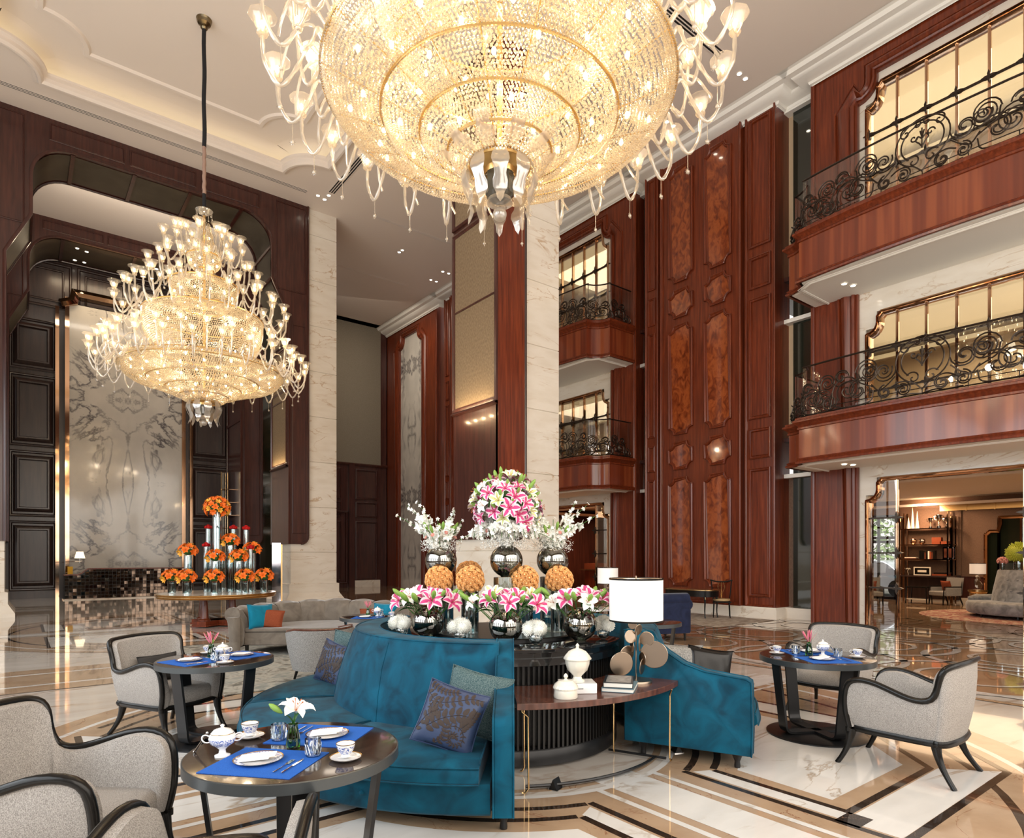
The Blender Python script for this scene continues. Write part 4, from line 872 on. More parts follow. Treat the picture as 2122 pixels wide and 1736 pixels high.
pillow('p', 'leaf patterned blue pillow at the far left end of teal sofa', polw(1.66, 136, .62), (rad(-15), rad(10), rad(-75)), .20, .20, .06, [M['pblue'], M['pbrown']], True, 'leaf patterned pillows')
pillow('p', 'pale boucle pillow peeking out behind the far leaf pillow', polw(1.62, 127, .68), (rad(-12), rad(5), rad(-60)), .21, .21, .05, M['boucle'])
pillow('p', 'grey boucle pillow on the second teal sofa above its scooped arm', polw(1.55, 302, .70), (rad(-12), rad(3), rad(-34)), .20, .20, .06, M['tweed'])
pillow('p', 'black leather pillow at far right on the second teal sofa', polw(1.78, 305, .68), (rad(-12), rad(10), rad(-30)), .20, .19, .06, M['ebony'])
pillow('p', 'dark pillow resting in the middle-left armchair', (1.06, 6.86, .57), (rad(-14), 0, rad(26)), .2, .13, .05, mat('charcoal_cloth', (.03, .028, .027), .8))
# ---- channelled curved sofa
SC_ = (4.0, 10.25); fw = atan2(-.83, -.55)
t = thing('channel_sofa', 'curved taupe velvet sofa with channelled back and rolled arms', 'sofa', (*SC_, 0), fw)
m = MB()   # local +x faces the camera side
n = 11
for k in range(n):
    a0 = rad(75)+rad(210)*k/n; a1 = rad(75)+rad(210)*(k+1)/n; rows = []
    for i in range(7):
        u = i/6; a = a0+(a1-a0)*u; b = .035*sin(pi*u); e = abs((k+.5)/n-.5)*2; h = .80-.06*e; rx = 1.42; ry = 1.25
        def q(r, z): return ((r)*cos(a)*.92, (r)*sin(a), z)
        rows.append([q(1.42+b*.3, .10), q(1.44+b*.6, .45), q(1.47+b, h-.12), q(1.50+b, h-.02), q(1.44+b, h+.01+b), q(1.33-b, h-.02+b), q(1.26-b, h-.14), q(1.24-b, .45), q(1.24, .2)])
    m.grid(rows, False, False)
    if k in (0, n-1): m.add(rows[0 if k == 0 else -1], [tuple(range(9))])
put('backrest', m, M['taupe'], t, smooth=50)
for s in (75, 285):
    a = rad(s); m = MB()
    pts = [(0, .74), (.10, .76), (.15, .70), (.13, .62), (.06, .60)]
    m.tube([(1.38*cos(a)*.92+.0, 1.38*sin(a), .70), (1.38*cos(a)*.92+.06, 1.38*sin(a), .70)], .12, 16); m.tube([(1.38*cos(a)*.92+.03, 1.34*sin(a), .12), (1.38*cos(a)*.92+.05, 1.36*sin(a), .66)], [.08, .10], 10, flat=.6)
    put('arm', m, M['taupe'], t, smooth=50)
m = MB(); P = [(1.24*cos(rad(80+200*i/24))*.92, 1.24*sin(rad(80+200*i/24))) for i in range(25)]; P = P
m.prism(P, .18, .40, FL(0)); m.prism([(x*.98+.03, y*.985) for x, y in P], .40, .46, FL(0)); put('seat', m, M['taupe'], t, bev=.02)
for x, y in ((-.9, .7), (-.9, -.7), (.25, 1.15), (.25, -1.15)): m = MB(); m.tube([(x, y, 0), (x, y, .2)], .03, 8); put('leg', m, M['ebony'], t)
def sofp(r, deg, z): a = fw+rad(deg); return (SC_[0]+r*cos(a), SC_[1]+r*sin(a), z)
pillow('p', 'turquoise velvet pillow at left end of the taupe sofa', sofp(1.0, -68-20, .64), (rad(-12), rad(3), rad(20)), .24, .2, .07, M['cyan'])
pillow('p', 'rust woven pillow in front of the left turquoise one', sofp(.9, -75-15, .60), (rad(-18), rad(8), rad(-25)), .25, .16, .06, M['rust'])
pillow('p', 'turquoise velvet pillow at right end of the taupe sofa', sofp(1.08, 118, .64), (rad(-12), 0, rad(-60)), .24, .16, .07, M['cyan'])
pillow('p', 'rust woven pillow at right end of the taupe sofa', sofp(1.0, 130, .58), (rad(-18), rad(-3), rad(-45)), .29, .13, .06, M['rust'])
m = MB(); m.box(1.9, 6.6, 7.9, 12.6, .006, .016); put('area_rug', m, tex(mat('mottled_rug', (.3, .28, .25), .95), 'NOISE', 5, (1, 1, 1), [(.35, (.12, .11, .09)), (.5, (.36, .34, .29)), (.65, (.20, .21, .19))], 7, 1.2), label='mottled grey green rug beneath the taupe sofa', cat='rug')
# ---- navy armchair behind lamp
t = thing('navy_sofa', 'navy blue velvet seat partly hidden behind the large lamp', 'sofa', (9.75, 7.75, 0), rad(-20))
m = MB(); m.box(-.9, .5, -.1, .12, .15, .80); m.tube([(-.9, .0, .80), (.5, .0, .80)], .12, 14); put('backrest', m, M['navy'], t, bev=.03)
m = MB(); m.box(-.9, .5, .1, .75, .15, .42); put('seat', m, M['navy'], t, bev=.04)
m = MB(); m.tube([(.5, -.05, .70), (.5, .75, .62)], .11, 14); m.box(.42, .56, -.05, .75, .15, .66); put('arm', m, M['navy'], t, bev=.02)
for x, y in ((-.8, 0), (.45, 0), (.45, .7), (-.8, .7)): m = MB(); m.tube([(x, y, 0), (x, y, .16)], [.02, .03], 8); put('leg', m, M['ebony'], t)
# ---- lacquered writing desk and chair by the burl pier
t = thing('writing_desk', 'black lacquered kidney desk with gilt mounts before the burl pier', 'desk', (14.25, 10.45, 0), rad(90))
P = cr([(-.72, -.28), (-.3, -.22), (.3, -.22), (.72, -.28), (.78, .05), (.62, .3), (0, .34), (-.62, .3), (-.78, .05)], 4, True)
m = MB(); m.prism(P, .72, .75, FL(0)); put('tabletop', m, M['gold'], t, bev=.004)
m = MB(); m.prism([(x*.95, y*.92) for x, y in P], .56, .72, FL(0)); m.box(-.35, .35, -.36, -.2, .64, .72); put('apron', m, M['ebony'], t)
for x, y in ((-.66, -.2), (.66, -.2), (-.6, .22), (.6, .22)):
    m = MB(); m.tube(bez((x, y, .56), (x*1.06, y*1.1, .4), (x*.95, y, .2), (x*1.05, y*1.1, 0), 8), [.035, .03, .024, .02, .018, .016, .015, .016, .02], 8); lg = put('leg', m, M['ebony'], t, smooth=60)
    m = MB(); m.tube([(x*1.04, y*1.06, .62), (x*1.055, y*1.1, .5)], [.018, .01], 6); put('gilt_mount', m, M['gold'], lg)
t = thing('side_chair', 'black and gilt side chair with splayed back at the lacquered desk', 'chair', (14.62, 9.75, 0), rad(125))
m = MB(); m.lathe([(.0001, .44), (.19, .44), (.22, .46), (.21, .50), (.0001, .52)], 20); put('seat', m, mat('gilt_damask', (.45, .30, .14), .6), t, smooth=60)
m = MB(); m.tube([(-.2, -.2, .42), (-.23, -.22, .7), (-.26, -.30, .97)], .016, 6); m.tube([(.2, -.2, .42), (.23, -.22, .7), (.26, -.30, .97)], .016, 6); m.tube(cr([(-.28, -.30, .98), (-.1, -.27, .94), (.1, -.27, .94), (.28, -.30, .98)], 4), .022, 6); m.tube([(-.22, .2, .42), (.22, .2, .42), (.2, -.2, .42), (-.2, -.2, .42), (-.22, .2, .42)], .02, 6); put('back_frame', m, M['ebony'], t)
m = MB()
for s in (-1, 1): m.tube(cr([(0, -.21, .48), (s*.03, -.22, .65), (s*.09, -.24, .80), (s*.05, -.26, .93)], 4), .009, 5)
m.tube([(0, -.21, .48), (0, -.26, .93)], .01, 5); put('splat', m, M['gold'], t)
for x, y, q in ((-.19, .19, 0), (.19, .19, 0), (-.19, -.19, -.08), (.19, -.19, -.08)): m = MB(); m.tube([(x, y, .42), (x*1.1, y+q, 0)], [.02, .012], 6); put('leg', m, M['ebony'], t)
m = MB(); m.box(12.6, 15.0, 8.5, 12.2, .006, .014); put('desk_rug', m, tex(mat('faded_rug', (.5, .42, .34), .95), 'NOISE', 6, (1, 1, 1), [(.4, (.28, .22, .17)), (.6, (.46, .39, .31))], 6), label='faded beige rug under the lacquered desk', cat='rug')
# ================================================================ CHANDELIERS
M['bead'] = crystal('crystal_beads', (.93, .85, .70), .42, .32)
M['rope'] = crystal('twisted_glass', (.95, .90, .82), .50, .45)
M['leafg'] = crystal('glass_leaf', (.95, .90, .82), .55, .45)
M['cupg'] = crystal('glass_cup', (.95, .88, .78), .72, .4)
M['bulb'] = glow('candle_bulb', (1, .80, .50), 28)
M['wire'] = mat('gilt_frame', (.75, .50, .20), .3, 1)
M['sleeve'] = mat('black_velvet_sleeve', (.01, .01, .012), .8)
M['cord'] = mat('twisted_rose_cord', (.33, .21, .16), .7)
def beads(mb, prof, pitch, r, off=0):
    """strings of beads laid on the surface of revolution of prof"""
    P = [Vector((a, b)) for a, b in prof]; cum = [0]
    for i in range(len(P)-1): cum.append(cum[-1]+(P[i+1]-P[i]).length)
    n = int(cum[-1]/pitch); nr = 0
    for k in range(n+1):
        s = k*pitch
        for i in range(len(P)-1):
            if cum[i+1] >= s: break
        t = (s-cum[i])/max(1e-6, cum[i+1]-cum[i]); q = P[i].lerp(P[i+1], min(t, 1)); m = max(6, int(2*pi*q.x/pitch))
        for j in range(m):
            a = 2*pi*(j+.5*(k % 2))/m; rr = r*(.85+.3*random.random()); mb.octa(((q.x+off)*cos(a), (q.x+off)*sin(a), q.y+random.uniform(-.003, .003)), rr, rr*1.1)
    return mb
def bulge(p, q, b, n=6): return [(p[0]+(q[0]-p[0])*t+b*sin(pi*t)*(q[1]-p[1]+.0)/((q[0]-p[0])**2+(q[1]-p[1])**2)**.5, p[1]+(q[1]-p[1])*t-b*sin(pi*t)*(q[0]-p[0])/((q[0]-p[0])**2+(q[1]-p[1])**2)**.5) for t in [i/n for i in range(n+1)]]
def chandelier(label, loc, zc):
    t = thing('chandelier', label, 'chandelier', loc, 0, 'grand crystal chandeliers')
    z = lambda v: v-5.0
    R = [(.30, 5.36), (.52, 5.50), (.80, 5.67), (1.18, 5.83), (1.74, 6.04)]
    m = MB()
    for i in range(4): beads(m, [(a, z(b)) for a, b in bulge(R[i], R[i+1], .05+.03*i)], .033, .0128)
    for i in range(4): beads(m, [(a, z(b)+.05) for a, b in bulge(R[i], R[i+1], .03)], .046, .017)
    beads(m, [(1.74, z(6.04)), (1.72, z(6.12)), (1.62, z(6.16))], .03, .0135)
    link('crystal_basket', m.me('crystal_basket', M['bead'], 0, fix=False), t)
    m = MB()
    beads(m, [(a, z(b)) for a, b in bulge((1.04, 6.5), (1.27, 7.3), .08)], .042, .018); beads(m, [(1.05, z(6.5)), (.9, z(6.3)), (1.0, z(6.2)), (1.55, z(6.16))], .06, .02)
    beads(m, [(a, z(b)) for a, b in bulge((.5, 7.55), (.74, 8.05), .06)], .038, .017); beads(m, [(.5, z(7.55)), (.40, z(7.45)), (.55, z(7.33)), (1.2, z(7.32))], .05, .018)
    beads(m, [(a, z(b)) for a, b in bulge((.20, 8.42), (.36, 8.72), .05)], .034, .015); beads(m, [(.18, z(8.42)), (.15, z(8.3)), (.35, z(8.08)), (.7, z(8.06))], .04, .016)
    beads(m, [(.36, z(8.72)), (.28, z(8.85)), (.20, z(9.1)), (.12, z(9.5))], .034, .015)
    for a in range(12):
        c, s = cos(pi*a/6), sin(pi*a/6)
        for p, q in (((.36, 8.08), (.16, 8.4)), ((.60, 7.34), (.44, 7.52))):
            for k in range(8): u = k/7; r_ = p[0]+(q[0]-p[0])*u; m.octa((r_*c, r_*s, z(p[1]+(q[1]-p[1])*u)), .018)
    link('crystal_tier', m.me('crystal_tier', M['bead'], 0, fix=False), t)
    m = MB()
    for r, h in R+[(1.70, 6.14), (1.28, 7.31), (1.03, 6.5), (.75, 8.06), (.49, 7.55), (.37, 8.73), (.2, 8.42)]: m.tube([(r*cos(2*pi*i/56), r*sin(2*pi*i/56), z(h)) for i in range(56)], .016 if r < 1.5 else .012, 5, True)
    for a in range(16):
        c, s = cos(pi*a/8), sin(pi*a/8); m.tube([(r*c, r*s, z(h)+.03) for r, h in R], .008, 4)
    m.tube([(0, 0, z(5.4)), (0, 0, z(9.7))], .03, 8)
    link('gilt_frame', m.me('gilt_frame', M['wire']), t)
    m = MB()
    for i in range(64):
        a = i*2.39996; r = 1.62*sqrt((i+4)/68); k = max(j for j in range(4) if R[j][0] <= max(r, .31)); u = (r-R[k][0])/(R[k+1][0]-R[k][0]); m.ball((r*cos(a), r*sin(a), z(R[k][1]+(R[k+1][1]-R[k][1])*u)+.035), .022, 8, 6, (1, 1, 1.6))
    for (rr, h, n) in ((1.14, 6.9, 18), (.62, 7.8, 12), (.28, 8.6, 6)):
        for i in range(n): a = 2*pi*i/n; m.ball((rr*cos(a), rr*sin(a), z(h)), .022, 8, 6, (1, 1, 1.5))
    props(link('basket_bulbs', m.me('basket_bulbs', M['bulb']), t), kind='stuff')
    # finial : cup, leaves, ball
    m = MB(); m.lathe([(.30, z(5.40)), (.24, z(5.36)), (.16, z(5.33)), (.15, z(5.28))], 24); put('gilt_plate', m, M['wire'], t)
    m = MB(); m.lathe([(.145, z(5.34)), (.15, z(5.2)), (.14, z(5.08)), (.10, z(5.04)), (.0001, z(5.03))], 24, wob=lambda a: 1+.03*cos(12*a)); put('smoked_cup', m, mat('smoky_fluted_glass', (.06, .055, .04), .08, coat=1), t)
    m = MB(); m.lathe([(.12, z(5.04)), (.13, z(5.0)), (.08, z(4.97)), (.03, z(4.96))], 20); m.ball((0, 0, z(4.89)), .07, 18, 12); put('glass_ball', m, M['leafg'], t, smooth=50)
    def leaf(P, w, nseg=9):
        Q = cr(P, 4); m = MB(); rows = []
        for i, p in enumerate(Q):
            u = i/(len(Q)-1); ww = w*sin(pi*min(1, u*.93+.07))**.6*(1+.22*cos(u*26)); up = .35*ww; rows.append([(p[0], -ww, p[2]-.0+up), (p[0], -ww*.5, p[2]+up*.2), (p[0], 0, p[2]+.012), (p[0], ww*.5, p[2]+up*.2), (p[0], ww, p[2]+up)])
        m.grid(rows); m.grid([[(a, b, c-.008) for a, b, c in r] for r in rows]); return m
    la = leaf([(.13, 0, z(5.34)), (.28, 0, z(5.40)), (.46, 0, z(5.42)), (.60, 0, z(5.52)), (.60, 0, z(5.60))], .085, 12); lb = leaf([(.14, 0, z(5.36)), (.30, 0, z(5.38)), (.38, 0, z(5.20)), (.30, 0, z(4.98)), (.34, 0, z(4.84))], .075, 12)
    ma = la.me('glass_leaf', M['leafg'], 60); mb_ = lb.me('glass_leaf', M['leafg'], 60)
    for i in range(10): link('glass_leaf', ma, t, None, (0, 0, 2*pi*i/10)); link('glass_leaf', mb_, t, None, (0, 0, 2*pi*(i+.5)/10))
    # arms with cups
    cupm = MB(); cupm.lathe([(.02, -.01), (.045, .0), (.055, .02), (.035, .03), (.05, .055), (.068, .09), (.074, .13), (.09, .165), (.125, .185), (.128, .178)], 24, wob=lambda a: 1+.03*cos(8*a)); cupm.tube([(0, 0, .03), (0, 0, .07)], .016, 8)
    cupme = cupm.me('glass_cup', M['cupg'], 60)
    bm_ = MB(); bm_.ball((0, 0, .10), .020, 10, 8, (1, 1, 1.9)); bme = bm_.me('bulb', M['bulb'])
    def armpath(r0, z0, r1, z1, dip, loop=.5):
        return cr([(r0, 0, z0), (r0+(r1-r0)*.25, 0, z0+.12), (r0+(r1-r0)*.45, 0, z0-dip*.35), (r0+(r1-r0)*.72, 0, z0-dip), (r1-.02, 0, z1-(z1-z0+dip)*.55), (r1, 0, z1)], 5)
    def rope(P, r=.019):
        m = MB(); m.tube(P, [r*(1+.22*cos(i*1.9)) for i in range(len(P))], 7); return m
    def drop(m, p):
        m.tube([p, (p[0], 0, p[2]-.17)], .004, 4); c = (p[0], 0, p[2]-.20); m.ball(c, .02, 8, 6)
        for k in range(10):
            a = 2*pi*k/10; m.add([(c[0]+.014*cos(a-.2), 0.004, c[2]+.014*sin(a-.2)), (c[0]+.014*cos(a+.2), 0.004, c[2]+.014*sin(a+.2)), (c[0]+.038*cos(a), 0, c[2]+.038*sin(a)), (c[0]+.014*cos(a), -.008, c[2]+.014*sin(a))], [(0, 1, 2), (0, 2, 3), (1, 2, 3)])
    rings = [(26, 1.70, 6.12, 2.25, 6.26, .30, 0, 1), (26, 1.68, 6.14, 1.98, 6.56, .10, .5, 0), (20, 1.26, 7.32, 1.80, 7.50, .28, 0, 1), (16, 1.24, 7.34, 1.50, 7.80, .08, .5, 0), (14, .73, 8.08, 1.16, 8.32, .25, 0, 1)]
    ups = [(8, .70, 8.1, .88, 8.52, .08, .5, 0), (10, .36, 8.75, .84, 9.02, .26, 0, 1), (8, .33, 8.8, .58, 9.16, .08, .5, 0), (6, .15, 9.0, .38, 9.26, .18, 0, 1)]
    for n, r0, z0, r1, z1, dip, ph, dr in rings:
        P = armpath(r0, z(z0), r1, z(z1), dip); m = rope(P)
        if dr: drop(m, min(P, key=lambda p: p[2]))
        if r0 > 1.6 and dr:   # glass ribbon spray over the main arms
            m.tube(cr([(1.66, .05, z(6.16)), (1.80, .10, z(6.36)), (1.98, .04, z(6.30)), (2.08, -.06, z(6.08)), (2.10, -.12, z(5.98))], 4), .014, 5)
        me = m.me('arm', M['rope'], 60)
        for i in range(n):
            a = 2*pi*(i+ph)/n+.06; o = link('arm', me, t, None, (0, 0, a)); link('glass_cup', cupme, o, (r1, 0, z(z1))); link('bulb', bme, o, (r1, 0, z(z1)))
    m = MB(); m.k = 0
    for n, r0, z0, r1, z1, dip, ph, dr in ups:
        P = armpath(r0, z(z0), r1, z(z1), dip); q = rope(P)
        if dr: drop(q, min(P, key=lambda p: p[2]))
        for i in range(n):
            Rm = Matrix.Rotation(2*pi*(i+ph)/n, 4, 'Z'); m.join(q, Rm, 0); Tm = Rm @ Matrix.Translation((r1, 0, z(z1))); m.join(cupm, Tm, 1); m.join(bm_, Tm, 2)
    props(link('upper_arms', m.me('upper_arms', [M['rope'], M['cupg'], M['bulb']], 60), t), kind='stuff')
    m = MB(); m.lathe([(.03, z(9.72)), (.10, z(9.74)), (.17, z(9.80)), (.19, z(9.82))], 24); 
    for i in range(8): a = 2*pi*i/8; m.tube([(.17*cos(a), .17*sin(a), z(9.8)), (.17*cos(a), .17*sin(a), z(9.68))], .006, 4); m.ball((.17*cos(a), .17*sin(a), z(9.66)), .018, 6, 5)
    put('glass_collar', m, M['rope'], t, smooth=60)
    m = MB(); m.tube([(0, 0, z(9.5)), (0, 0, z(9.85))], .04, 10); m.k = 1; zm = 9.85+(zc-9.85)*.27; L = [(0.0+.006*sin(i*1.3), .006*cos(i*1.7), z(9.85)+(zm-9.85)*i/24) for i in range(25)]; m.tube(L, [.040*(1+.08*(i % 2)) for i in range(25)], 8); m.k = 2
    m.tube([(.01*sin(i*.9), .01*cos(i*.7), z(zm)+(zc-.18-zm)*i/14) for i in range(15)], .046, 8)
    put('hanging_cord', m, [M['sleeve'], M['cord'], M['sleeve']], t, smooth=50)
    m = MB(); m.lathe([(.05, z(zc)-.24), (.08, z(zc)-.2), (.06, z(zc)-.14), (.14, z(zc)-.1), (.16, z(zc)-.05), (.15, z(zc)-.04), (.17, z(zc)), (.0001, z(zc))], 24); put('ceiling_rose', m, mat('antique_brass', (.22, .17, .10), .3, 1), t)
    return t
CZ = CH+.5
c1 = chandelier('huge crystal chandelier hanging over the teal sofas, nearest the camera', (3.83, 5.11, 5.20), CZ-.2)
c2 = dup(c1, loc=(3.40, 16.0, 4.84), label='complete tiered crystal chandelier before the wooden arch, farther away')
CZ2 = (CZ-4.84)/(CZ-.2-5.0)
for o in c2.children:
    if o.name.startswith(('hanging_cord', 'ceiling_rose')): o.location.z = CZ-4.84-(CZ-.2-5.0)
def clights(x, y, z0, k):
    for i in range(8): a = 2*pi*i/8; point('chandelier_arm_light', (x+2.1*cos(a), y+2.1*sin(a), z0+1.75), 38*k, WARM2, .10)
    point('chandelier_light', (x, y, z0+1.25), 75*k, WARM2, .25)
    for i in range(5): a = 2*pi*i/5; point('chandelier_light', (x+1.1*cos(a), y+1.1*sin(a), z0+1.12), 20*k, WARM2, .12)
    point('chandelier_light', (x, y, z0+2.0), 45*k, WARM2, .2); point('chandelier_light', (x, y, z0+2.9), 25*k, WARM2, .2); point('chandelier_light', (x, y, z0+3.7), 10*k, WARM2, .1)
clights(3.83, 5.11, 5.2, .75); clights(3.4, 16.0, 4.84, .48)
# ================================================================ FLOWERS
FM = {'pw': mat('lily_petal_margin', (.82, .62, .68), .5, sub=0), 'pk': mat('lily_petal_pink', (.62, .05, .22), .5), 'wh': mat('white_petal', (.90, .90, .84), .5), 'cr': mat('petal_throat', (.62, .68, .30), .5), 'st': mat('stamen', (.45, .12, .03), .6),
      'or': mat('orange_petal', (.88, .17, .01), .5), 'ye': mat('yellow_petal', (.90, .46, .05), .5), 'rd': mat('red_petal', (.55, .008, .008), .6), 'pe': mat('peach_rose', (.90, .52, .21), .6), 'pi': mat('soft_pink', (.80, .38, .32), .6), 'gy': mat('chartreuse', (.42, .45, .05), .6), 'rs': mat('deep_peach_petal', (.84, .40, .13), .6)}
def petal(m, a, L, W, lift, curl, k0, k1, n=5):
    """one recurved petal leaving the flower centre at azimuth a"""
    rows = []
    for i in range(n+1):
        u = i/n; r = L*(u**.9)*.9; z = L*(lift*u-curl*u*u*u); w = W*sin(pi*min(1, .12+u*.86))**.8*(1 if u < 1 else .1)
        rows.append([(r, q*w, z+abs(q)*w*.35) for q in (-1, -.45, 0, .45, 1)])
    c, s = cos(a), sin(a)
    rows = [[(x*c-y*s, x*s+y*c, z) for x, y, z in r] for r in rows]
    for j in range(4): m.grid([[r[j], r[j+1]] for r in rows], k=k1 if j in (1, 2) else k0)
def lily(k0, k1, L=.08, lift=.75, curl=.55):
    m = MB()
    for i in range(6): petal(m, pi/3*i+(.1 if i % 2 else 0), L*(1 if i % 2 else .93), L*(.30 if i % 2 else .22), lift, curl, 0, 1)
    m.k = 2
    for i in range(5): a = 2*pi*i/5; m.tube([(0, 0, 0), (.014*cos(a), .014*sin(a), L*.5), (.022*cos(a), .022*sin(a), L*.62)], [.0012, .001, .003], 4)
    return m.me('lily', [FM[k0], FM[k1], FM['st']], 60)
LP = lily('pw', 'pk', .098); LWh = lily('wh', 'wh', .09); LO = lily('or', 'or', .075, .8, .4); LY = lily('ye', 'ye', .06, 1.1, .3); LG = lily('wh', 'cr', .085, 1.0, .4)
def budm(L=.07):
    m = MB(); m.lathe([(.003, 0), (.010, L*.2), (.014, L*.5), (.011, L*.8), (.003, L), (.0001, L*1.02)], 7); return m
BUD = budm().me('bud', M['leaf2'], 60)
def leafm(L=.14, W=.018):
    m = MB(); rows = []
    for i in range(7): u = i/6; w = W*sin(pi*(.06+u*.93)); rows.append([(L*u, -w, L*.35*u-L*.45*u*u+w*.4), (L*u, 0, L*.35*u-L*.45*u*u), (L*u, w, L*.35*u-L*.45*u*u+w*.4)])
    m.grid(rows); return m.me('leaf', M['leaf'], 60)
LEAF = leafm()
def rosem(c0, c1, r=.028):
    m = MB(); m.k = 0
    m.lathe([(.0001, r*.9), (r*.3, r*.95), (r*.35, r*.7)], 6); m.k = 1; m.lathe([(r*.4, r*.6), (r*.55, r*.95), (r*.62, r*.9), (r*.7, r*.3)], 6, a0=.4, a1=.4+2*pi); m.k = 0; m.lathe([(r*.3, 0), (r*.85, r*.25), (r*.98, r*.7), (r*.9, r*.78), (r*.75, r*.5)], 7)
    return m.me('rose', [FM[c0], FM[c1]], 50)
ROSE = rosem('pe', 'rs'); PINKR = rosem('pi', 'pi', .02)
def pom(c, r, n, L, W):
    m = MB(); m.ball((0, 0, 0), r*.86, 12, 9)
    for i in range(n):
        zz = 1-1.7*(i+.5)/n; rr = sqrt(max(0, 1-zz*zz)); a = i*2.39996; d = Vector((rr*cos(a), rr*sin(a), zz)); s = d.orthogonal().normalized()*W; q = d*r*(.9+.2*random.random()); b = d*r*.5; tip = q+Vector((0, 0, .3*W))
        m.add([tuple(b-s), tuple(b+s), tuple(q+s*.8), tuple(tip+d*W), tuple(q-s*.8)], [(0, 1, 2, 3, 4)])
    return m
MUM = pom('wh', .058, 220, .03, .0055).me('mum', FM['wh'], 0, fix=False)
CARN = pom('rd', .035, 90, .02, .006).me('carnation', FM['rd'], 0, fix=False); YM = pom('gy', .19, 500, .03, .008).me('mum', FM['gy'], 0, fix=False)
def orient(o, d, spin=0):
    q = Vector(d).to_track_quat('Z', 'Y'); o.rotation_euler = (q @ Matrix.Rotation(spin, 3, 'Z').to_quaternion()).to_euler()
def fl(name, me, par, p, d, s=1, spin=None):
    o = link(name, me, par, p); orient(o, d, random.uniform(0, 6.28) if spin is None else spin); o.scale = (s, s, s); return o
def stems(par, pts, base, r=.003):
    m = MB()
    for p in pts: b = (base[0]+random.uniform(-.03, .03), base[1]+random.uniform(-.03, .03), base[2]); m.tube(cr([b, ((p[0]+b[0])*.5*.8, (p[1]+b[1])*.5*.8, (p[2]+b[2])*.5), p], 3), r, 4)
    put('stems', m, M['stem'], par)
def gypso(par, n, c, R, h):
    m = MB()
    for i in range(n):
        a = random.uniform(0, 6.28); rr = R*sqrt(random.uniform(.2, 1)); p = (c[0]+rr*cos(a), c[1]+rr*sin(a), c[2]+random.uniform(-h, h)*(rr/R)); m.octa(p, .0045)
    props(link('baby_breath', m.me('baby_breath', FM['wh'], 0, fix=False), par), kind='stuff')
def orchid_spray(par, P, n):
    Q = cr(P, 8); m = MB(); m.k = 0; m.tube(Q, .0025, 4); m.k = 1
    for i in range(n):
        u = (i+1)/n; p = Vector(Q[int(u*(len(Q)-1))]); d = Vector((random.uniform(-1, 1), random.uniform(-1, 1), random.uniform(-.3, .6))).normalized(); s = (.042 if u < .7 else .018); c = p+d*.02
        e = d.orthogonal().normalized(); f = d.cross(e)
        for k in range(5):
            a = 2*pi*k/5+i; v = e*cos(a)+f*sin(a); w = d.cross(v); m.add([tuple(c), tuple(c+v*s*.6+w*s*.38+d*.004), tuple(c+v*s*1.15), tuple(c+v*s*.6-w*s*.38+d*.004)], [(0, 1, 2, 3)])
    put('orchid_spray', m, [M['stem'], FM['wh']], par, smooth=0)
def globe(label, loc, r, mt, group, water=True, stemsn=5):
    t = thing('globe_vase', label, 'vase', loc, 0, group)
    pr = [(.0001, 0), (r*.35, .001)]+[(r*sin(a), r-r*cos(a)+.0) for a in [rad(22+ (158-22)*i/16) for i in range(17)]]
    m = MB(); m.lathe(pr, 40); put('bowl', m, mt, t, smooth=60)
    if water: m = MB(); m.lathe([(.0001, .012), (r*.4, .012)]+[((r-.004)*sin(a), r-(r-.004)*cos(a)) for a in [rad(30+55*i/8) for i in range(9)]]+[(.0001, r-(r-.004)*cos(rad(85)))], 32); put('water', m, M['water'], t, smooth=60)
    return t
def cyl(label, loc, r, h, group=None, water=.6, mt=None):
    t = thing('cylinder_vase', label, 'vase', loc, 0, group)
    m = MB(); m.lathe([(.0001, 0), (r, 0), (r, h), (r-.004, h), (r-.004, .012), (.0001, .012)], 32); put('glass_wall', m, mt or M['clear'], t, smooth=40)
    if water: m = MB(); m.lathe([(.0001, .013), (r-.006, .013), (r-.006, h*water), (.0001, h*water)], 24); put('water', m, M['water'], t, smooth=40)
    return t
def lily_bouquet(label, loc, R, n, dome=.55, pink=.6, group='stargazer lily bouquets', base=None, buds=13, leaves=14, sc=1):
    t = thing('lily_bouquet', label, 'flowers', loc, 0, group); pts = []
    for i in range(n):
        a = i*2.39996+random.uniform(-.2, .2); u = (i+.5)/n; rr = R*sqrt(u); zz = dome*R*sqrt(max(0, 1-u*.9)); p = (rr*cos(a), rr*sin(a), zz+.03); d = Vector((cos(a)*u*1.3-.35, sin(a)*u*1.3-.45, .75)); me = LP if random.random() < pink else random.choice([LG, LWh])
        fl('lily', me, t, p, d, sc*random.uniform(.9, 1.15)); pts.append(p)
    for i in range(buds):
        a = i*2.4+1; rr = R*random.uniform(.5, 1.15); p = (rr*cos(a), rr*sin(a), dome*R*random.uniform(.5, 1.3)); fl('bud', BUD, t, p, Vector((cos(a), sin(a), .9)), sc*random.uniform(1.1, 1.6)); pts.append(p)
    for i in range(leaves):
        a = i*2.1; rr = R*random.uniform(.2, .6); o = link('leaf', LEAF, t, (rr*cos(a), rr*sin(a), random.uniform(0, dome*R*.6)), (random.uniform(-.4, .4), random.uniform(-.6, .2), a)); o.scale = (sc,)*3
    stems(t, pts, base or (0, 0, -.2)); return t
ZC = .932; ZT = .966
def cc(dx, dy, z): return (OC[0]+dx, OC[1]+dy, z)
def fr(Fd, Rd): # forward / right of the camera heading -> world, from the drum centre
    return (Fd*.615+Rd*.788, Fd*.788-Rd*.615)
lows = [(-.34, -.68, 'left'), (-.66, .0, 'middle'), (-.53, .62, 'right')]
